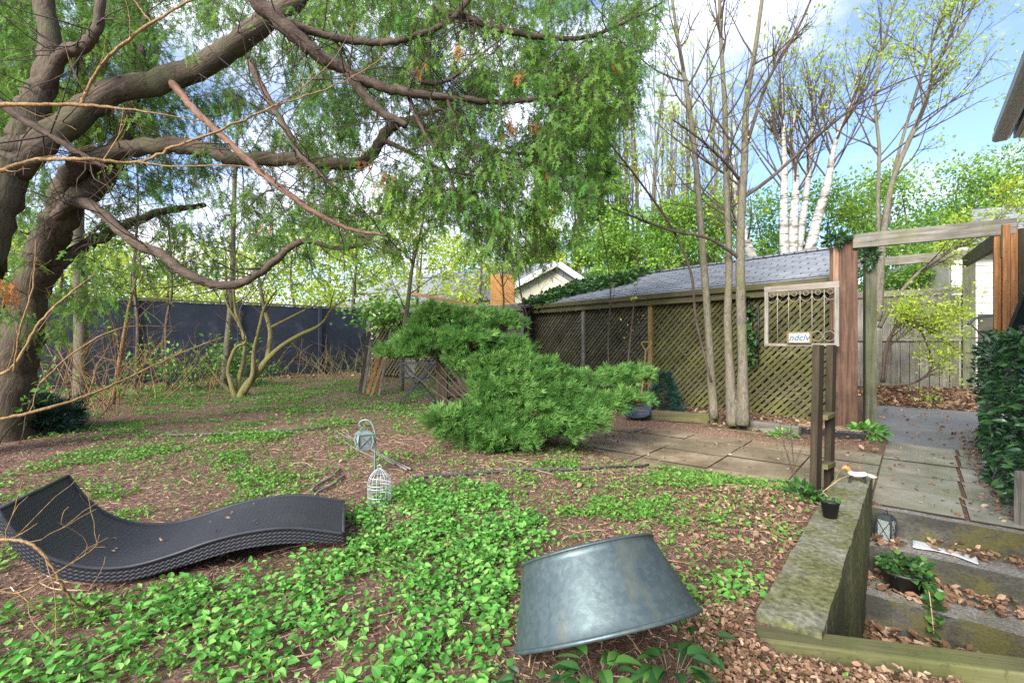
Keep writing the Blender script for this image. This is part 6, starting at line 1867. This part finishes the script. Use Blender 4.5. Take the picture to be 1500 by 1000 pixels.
# foreground shrub stems reaching in from the left
def stem_thing(name, label, specs, mat_, cat='branch', group=None):
    mb = MB()
    for s in specs:
        s = [(a_, b_, d_, r_ * .78) for a_, b_, d_, r_ in s]
        rows = stem_rows(s, 8); L_w = rows[0][3]
        for i in range(2, len(rows) - 1):
            rows[i, :3] += rvec(L_w * .25); rows[i, 3] *= random.uniform(.88, 1.12)
        mb.tube(rows, 7, jitter=.12)
        if cat == 'branch':
            for i in range(6, len(rows) - 4, 7):
                dr = rows[i + 1][:3] - rows[i - 1][:3]; dr /= np.linalg.norm(dr)
                grow(mb, rows[i][:3], dr + rvec(.5), random.uniform(.10, .3), max(.0012, rows[i][3] * .35), 1, [], .1, .3, (0, 2), (.4, .9), .6, 5)
    o = obj(name, mb, M[mat_]); tag(o, label, cat, group); return o
stem_thing('bare_branch', 'orange brown bare branch crossing the cedar and forking upward to the top edge', [[(-30, 155, 2.2, .013), (40, 153, 2.2, .012), (118, 154, 2.25, .010), (200, 162, 2.3, .006), (300, 178, 2.4, .003)], [(118, 154, 2.25, .010), (130, 128, 2.25, .0095), (160, 82, 2.2, .009), (222, 34, 2.2, .008), (290, -5, 2.2, .006)], [(222, 34, 2.2, .006), (205, 12, 2.2, .004), (190, -10, 2.2, .003)]], 'bark_tan', group='bare branches reaching in from the left')
stem_thing('bare_branch', 'orange brown bare branch rising from the left edge across the cedar boughs', [[(-30, 262, 2.0, .014), (20, 243, 2.05, .013), (60, 234, 2.1, .012), (120, 233, 2.1, .011), (200, 237, 2.2, .009), (260, 213, 2.25, .008), (330, 187, 2.3, .007), (400, 156, 2.4, .006), (450, 140, 2.5, .005), (520, 112, 2.6, .004), (580, 70, 2.7, .003)], [(200, 237, 2.2, .006), (260, 244, 2.2, .004), (330, 242, 2.2, .003), (420, 250, 2.3, .002), (470, 238, 2.4, .0015)], [(400, 156, 2.4, .003), (440, 130, 2.45, .0025), (490, 85, 2.5, .002), (520, 30, 2.5, .0015)]], 'bark_tan', group='bare branches reaching in from the left')
stem_thing('bare_branch', 'long thin tan branch leaning over the lawn toward the lawn shrub', [[(-20, 618, 3.2, .014), (60, 600, 3.3, .013), (130, 578, 3.5, .012), (200, 548, 3.8, .010), (270, 515, 4.2, .008), (330, 492, 4.5, .005)], [(-20, 555, 3.0, .011), (20, 535, 3.0, .011), (60, 470, 3.1, .010), (100, 432, 3.2, .008), (140, 400, 3.4, .005)], [(60, 560, 3.3, .008), (110, 515, 3.5, .007), (180, 480, 3.8, .006), (260, 478, 4.2, .004)], [(20, 545, 3.0, .008), (30, 480, 2.9, .006), (48, 420, 2.9, .005), (52, 350, 2.9, .003)]], 'bark_tan', group='bare branches reaching in from the left')
stem_thing('bare_branch', 'curved tan twig arching down over the sunken end of the lounger', [[(-25, 792, 1.65, .007), (20, 790, 1.65, .0068), (52, 800, 1.65, .0064), (76, 828, 1.66, .006), (92, 858, 1.68, .0055), (112, 884, 1.72, .005), (140, 893, 1.78, .003), (166, 886, 1.8, .0015)], [(-25, 858, 1.6, .004), (26, 868, 1.62, .0036), (70, 845, 1.64, .003), (112, 820, 1.68, .0025), (140, 800, 1.7, .002), (146, 782, 1.72, .0012)], [(26, 868, 1.62, .003), (46, 885, 1.62, .0028), (64, 906, 1.64, .002), (80, 914, 1.66, .001)], [(10, 790, 1.65, .003), (30, 782, 1.66, .0024), (55, 766, 1.68, .0012)]], 'bark_tan', group='bare branches reaching in from the left')
stem_thing('bare_twig', 'thin bare twig standing in front of the dark stand at the wall end', [[(1168, 716, 3.5, .008), (1158, 680, 3.5, .007), (1148, 650, 3.5, .006), (1140, 610, 3.55, .003)], [(1166, 705, 3.5, .006), (1160, 650, 3.5, .005), (1158, 610, 3.5, .003)], [(1160, 690, 3.5, .005), (1175, 655, 3.5, .003), (1180, 640, 3.5, .002)]], 'bark_branch')
stem_thing('bare_twig', 'pale dry twig lying on top of the retaining wall by the pot', [[(1205, 720, 2.86, .003), (1228, 703, 2.9, .0035), (1245, 696, 2.95, .002)], [(1205, 720, 2.86, .003), (1222, 735, 2.75, .0025), (1244, 742, 2.72, .002)]], 'dead_stem')
stem_thing('dry_twig', 'dead brown twig lying on the woven seat of the lounger', [[(262, 786, 2.42, .003), (285, 776, 2.45, .004), (312, 764, 2.48, .003)], [(280, 779, 2.44, .003), (296, 781, 2.44, .002)], [(288, 774, 2.45, .003), (300, 765, 2.47, .002)]], 'dead_stem', 'twig')

# ------------------------------------------------------------------ ground cover, weeds, litter
def pxpy(x, y, z): return 750 + F * x / y, 500 + F * (H - z) / y
def in_poly(poly, x, y):
    c = np.zeros(len(x), bool); j = len(poly) - 1
    for i in range(len(poly)):
        xi, yi = poly[i]; xj, yj = poly[j]
        with np.errstate(divide='ignore', invalid='ignore'):
            c ^= ((yi > y) != (yj > y)) & (x < (xj - xi) * (y - yi) / (yj - yi + 1e-12) + xi)
        j = i
    return c
def vnoise(x, y, s, seed=0.0):
    return np.array([mnoise.fractal(Vector((a_ * s, b_ * s, seed)), 1.0, 2.0, 3) for a_, b_ in zip(x, y)])
lawn_ok = lambda x, y: (lambda u, v: ((v < -.215) | (u < -2.62 + .5 * (v + .17))) & ~((u > np.interp(v, [-3.0, -2.64, -1.72, -0.9, -0.446, -0.2, 0.0], [0.75, 0.32, -0.13, 0.02, 0.16, 0.0, 0.0])) & (v > -2.95) & (v < 3)))(*zone(x, y))
def in_tub(x, y): return (np.hypot(x - .26, y - 1.49) < .30)
def in_chaise(x, y):
    s = (x - cn.x) * ca_.x + (y - cn.y) * ca_.y; w = -(x - cn.x) * ca_.y + (y - cn.y) * ca_.x
    return (s > -.45) & (s < 1.02) & (w > np.where(s > .62, -.015, -.06)) & (w < .50)
big_poly = [(-400, 872), (60, 868), (150, 852), (235, 838), (300, 812), (420, 798), (505, 790), (515, 750), (560, 725), (640, 705), (715, 715), (760, 745), (800, 770), (812, 800), (775, 850), (760, 960), (780, 1100), (-400, 1100)]
N = 46000
x = rng.uniform(-2.9, 1.0, N); y = rng.uniform(1.05, 4.2, N); z = g(x, y); px, py = pxpy(x, y, z)
nz = vnoise(x, y, 2.6, 1.0); nz2 = vnoise(x, y, 7, 5.0)
ins = in_poly(big_poly, px + 22 * nz2, py + 12 * nz2)
dens = np.where(ins, np.where(px > 250, .70, .28) + .95 * nz + .6 * nz2, 0)
dens = np.where(ins & (py > 960), dens * .75, dens)
extra = in_poly([(1060, 835), (1100, 830), (1125, 855), (1110, 900), (1070, 900), (1045, 870)], px, py); dens = np.where(extra, .35, dens)
keep = (rng.random(N) < dens * .62) & ~in_tub(x, y) & ~in_chaise(x, y)
x, y, z = x[keep], y[keep], z[keep]; n = len(x)
rep = rng.integers(1, 4, n); x, y, z = np.repeat(x, rep), np.repeat(y, rep), np.repeat(z, rep); n = len(x)
a_ = rng.uniform(0, 6.28, n); hh = rng.uniform(.006, .05, n) * (.6 + .8 * rng.random(n))
T = np.stack([x + .016 * np.cos(a_), y + .016 * np.sin(a_), z + hh], 1)
D = np.stack([np.cos(a_), np.sin(a_), rng.uniform(.05, .95, n)], 1)
gc = leaf_obj('ground_cover', T, D, np.where(rng.random(n) < .25, rng.uniform(.010, .02, n), rng.uniform(.018, .040, n)), M['leaf_big'], None, [ovate(.70, .16, .3), ovate(.62, .10, .15), ovate(.78, .22, .4)], .45)
tag(gc, kind='stuff')
print('ground cover', n)
# small weeds over the lawn, denser patches
N = 150000
x = np.concatenate([rng.uniform(-4, 3, N), rng.uniform(-9, 2, N)]); y = np.concatenate([rng.uniform(1.1, 5.2, N), rng.uniform(4.8, 11.5, N)])
z = g(x, y); px, py = pxpy(x, y, z)
vis = (px > -60) & (px < 1300) & lawn_ok(x, y) & ~in_tub(x, y) & ~in_chaise(x, y)
x, y, z, px, py = x[vis], y[vis], z[vis], px[vis], py[vis]
nz = vnoise(x, y, 1.5, 2.0) + .55 * vnoise(x, y, 5.5, 7.0)
pat = sstep(.02, .42, nz)
dens = .05 + .75 * pat
for cx, cy, rx, ry, k in ((320, 680, 110, 30, .5), (760, 680, 120, 22, .45), (1000, 735, 160, 45, .4), (250, 575, 120, 14, .7), (460, 590, 130, 28, .45), (900, 740, 90, 30, .3), (150, 650, 150, 25, .3), (560, 610, 90, 20, .35), (940, 800, 130, 70, .25), (640, 735, 150, 30, .5)):
    dens += k * np.exp(-((px - cx) / rx) ** 2 - ((py - cy) / ry) ** 2) * (.35 + pat)
jx, jy, _ = jb
dens = np.where(np.hypot((x - jb.x) / 1.3, (y - jb.y - .3) / .9) < 1, dens * .25, dens)
dens = np.where((px > 1060) & (py > 760), dens * .35, dens)
dens = np.where((px < 620) & (px > 430) & (py > 640) & (py < 730), dens * .5, dens)
keep = rng.random(len(x)) < dens * .45
x, y, z = x[keep], y[keep], z[keep]
rep = rng.integers(1, 4, len(x)); x, y, z = np.repeat(x, rep), np.repeat(y, rep), np.repeat(z, rep); n = len(x)
a_ = rng.uniform(0, 6.28, n)
T = np.stack([x + rng.normal(0, .015, n), y + rng.normal(0, .015, n), z + rng.uniform(.004, .03, n)], 1)
D = np.stack([np.cos(a_), np.sin(a_), rng.uniform(.1, .9, n)], 1)
wd_ = leaf_obj('weeds', T, D, rng.uniform(.014, .036, n) * np.where(y > 5, 1.25, 1.0), M['leaf_small'], None, LEAF_S, .5)
tag(wd_, kind='stuff')
print('weeds', n)
def uvbox(u0, u1, v0, v1, sl=0.0):
    def f(n):
        u = rng.uniform(u0, u1, n); v = rng.uniform(v0, v1, n); u = u + sl * v
        return np.array(O0)[None, :2] + u[:, None] * np.array(U)[:2] + v[:, None] * np.array(V)[:2]
    return f
# mulch chips and needles
N = 200000
x = np.concatenate([rng.uniform(-4.8, 3, N * 2 // 3), rng.uniform(-8, 2.5, N // 3)]); y = np.concatenate([rng.uniform(1.05, 5.2, N * 2 // 3), rng.uniform(4.3, 11, N // 3)])
px, py = pxpy(x, y, g(x, y)); ok = lawn_ok(x, y) & (px > -80) & (px < 1350)
x, y = x[ok], y[ok]
q_ = uvbox(1.5, 3.5, -4.4, -.1)(16000); q2_ = uvbox(-1.3, -.66, 0, 2)(2500); q3_ = uvbox(6.85, 8.4, -1.6, 2.2)(5000)
x = np.concatenate([x, q_[:, 0], q2_[:, 0], q3_[:, 0]]); y = np.concatenate([y, q_[:, 1], q2_[:, 1], q3_[:, 1]]); n = len(x); a_ = rng.uniform(0, 6.28, n)
T = np.stack([x, y, g(x, y) + rng.uniform(.002, .012, n)], 1)
D = np.stack([np.cos(a_), np.sin(a_), rng.normal(0, .18, n)], 1)
mu = leaf_obj('mulch', T, D, rng.uniform(.010, .036, n), M['chips'], None, CHIP, .6); tag(mu, kind='stuff')
# dead leaves: litter beds
def bed(n, fn, zf, smin, smax, pile):
    P_ = fn(n); zz = zf(P_) if callable(zf) else zf
    return np.stack([P_[:, 0], P_[:, 1], zz + rng.random(n) ** 1.6 * pile], 1), rng.uniform(smin, smax, n)
gg = lambda P_: g(P_[:, 0], P_[:, 1]) + .006
def pxbox(poly):
    xs = [p[0] for p in poly]; ys = [p[1] for p in poly]
    def f(n):
        out = []
        c = 0
        while c < n:
            k = 4 * n; d = None
            x_ = rng.uniform(-1.5, 4.5, k); y_ = rng.uniform(1.0, 6.5, k); q = pxpy(x_, y_, g(x_, y_))
            m_ = in_poly(poly, q[0], q[1]) & lawn_ok(x_, y_)
            out.append(np.stack([x_[m_], y_[m_]], 1)); c += m_.sum()
            if m_.sum() == 0: break
        return np.concatenate(out)[:n]
    return f
beds = [
    bed(7500, pxbox([(1020, 905), (1110, 900), (1150, 960), (1400, 1010), (1500, 1120), (900, 1120), (990, 960)]), gg, .010, .026, .045),
    bed(1500, pxbox([(1030, 720), (1180, 715), (1175, 760), (1120, 900), (1040, 900), (985, 860), (1010, 760)]), gg, .012, .034, .03),
    bed(900, pxbox([(850, 690), (1170, 712), (1100, 800), (960, 800), (800, 740)]), gg, .012, .032, .012),
    bed(600, uvbox(-.20, -.06, .3, 2.6), -.178, .025, .055, .05),
    bed(800, uvbox(-.50, -.31, .25, 2.6), -.358, .025, .06, .05),
    bed(60, uvbox(-.3, -.08, .0, .14), -.178, .03, .06, .03),
    bed(120, uvbox(-.6, -.33, .0, .35), -.358, .03, .06, .03),
    bed(330, uvbox(-1.3, -.67, .0, .5), -.55, .03, .08, .06),
    bed(420, uvbox(-1.3, -.68, .4, 2.4), -.55, .03, .07, .06),
    bed(3200, uvbox(6.9, 8.4, -1.6, 2.2), gg, .04, .11, .05),
    bed(160, uvbox(2.75, 6.9, -.2, 3), -.022, .03, .08, .004),
    bed(1500, uvbox(2.0, 3.3, -4.2, -.1, -.1), gg, .03, .075, .035),
    bed(26, lambda n: (lambda q, w: np.stack([cn.x + ca_.x * q + cw.x * w, cn.y + ca_.y * q + cw.y * w], 1))(rng.uniform(-.25, .75, n), rng.uniform(.15, .9, n)), lambda P_: np.interp((P_[:, 0] - cn.x) * ca_.x + (P_[:, 1] - cn.y) * ca_.y, SEAT_T, SEAT_Z) + .004, .008, .024, .002),
    bed(130, uvbox(0.02, 2.6, .02, 1.05), .006, .02, .045, .003),
    bed(150, uvbox(-.1, 1.8, -2.7, -.1), .006, .02, .045, .003),
    bed(420, uvbox(.1, 4.2, .62, .95), .005, .025, .06, .02),
    bed(900, lambda n: np.stack([rng.uniform(-7, 2, n), rng.uniform(2.5, 11, n)], 1), gg, .02, .05, .01),
    bed(1600, lambda n: np.stack([fa2.x + fd.x * rng.uniform(4, 13.5, n), fa2.y + fd.y * rng.uniform(4, 13.5, n)], 1) - rng.random((n, 1)) ** 2 * 1.2 * np.array([[fn.x, fn.y]]) if False else (lambda t: np.stack([fa2.x + fd.x * t - fn.x * .5, fa2.y + fd.y * t - fn.y * .5], 1) + rng.normal(0, .3, (n, 2)))(rng.uniform(5, 13.3, n)), gg, .03, .08, .05),
]
T = np.vstack([b_[0] for b_ in beds]); sz = np.concatenate([b_[1] for b_ in beds]); n = len(T)
on_seat = in_chaise(T[:, 0], T[:, 1]) & (np.abs(T[:, 2] - np.interp((T[:, 0] - cn.x) * ca_.x + (T[:, 1] - cn.y) * ca_.y, SEAT_T, SEAT_Z)) < .01)
keepd = ~(in_tub(T[:, 0], T[:, 1]) | (in_chaise(T[:, 0], T[:, 1]) & ~on_seat))
T, sz = T[keepd], sz[keepd]; n = len(T)
a_ = rng.uniform(0, 6.28, n); D = np.stack([np.cos(a_), np.sin(a_), rng.normal(0, .3, n)], 1)
dl = leaf_obj('dead_leaves', T, D, sz, M['leaf_dead'], None, DEAD, .8); tag(dl, kind='stuff')
# needles and twigs lying about
mb = MB()
for k in range(420):
    x0, y0 = random.uniform(-3, 2.4), random.uniform(1.3, 5.5)
    if not bool(lawn_ok(np.array([x0]), np.array([y0]))[0]): continue
    a0 = random.uniform(0, 6.28); L = random.uniform(.06, .3); z0 = gz(x0, y0) + .01
    p1 = (x0 + L * math.cos(a0), y0 + L * math.sin(a0)); p2 = (x0 + L * .5 * math.cos(a0 + .25), y0 + L * .5 * math.sin(a0 + .25))
    mb.rod([(x0, y0, z0), (*p2, gz(*p2) + random.uniform(.01, .03)), (*p1, gz(*p1) + .012)], random.uniform(.001, .003), 4, 3)
o = obj('fallen_twigs', mb, M['dead_stem']); tag(o, kind='stuff')

# dark broad-leaved seedlings in front of the tub
for k, (px, py, n_, s_, lab) in enumerate(((875, 965, 20, .075, 'dark broad leaved plant, largest of the clumps below the tub rim'), (985, 960, 22, .07, 'dark broad leaved plant below the right corner of the tub'),
        (780, 985, 10, .05, 'small dark leaved plant below the left part of the tub'), (1025, 925, 8, .055, 'dark leaf sprig touching the right corner of the tub'))):
    d = 1.24 if k != 3 else 1.36; p = P(px, py, d)
    b = Vector((p.x, p.y, gz(p.x, p.y)))
    e = empty('leafy_plant', b, lab, 'plant', 'broad leaved plants below the tub')
    a_ = rng.uniform(0, 6.28, n_); hz = rng.uniform(.5, 1.0, n_)
    T = np.stack([b.x + .05 * np.cos(a_), b.y + .03 * np.sin(a_), b.z + (p.z - b.z) * hz], 1)
    leaf_obj('leaves', T, np.stack([np.cos(a_), np.sin(a_) - .4, rng.uniform(-.1, .5, n_)], 1), rng.uniform(s_ * .6, s_ * 1.1, n_), M['leaf_ivy'], e, ovate(.55, .22, .3, 6), .3)
    mb = MB()
    for t in T: mb.rod([tuple(b), tuple((np.array(b) + t) / 2 + np.array([0, 0, .02])), tuple(t)], .0018, 4, 3)
    obj('stalks', mb, M['bark_branch'], e)
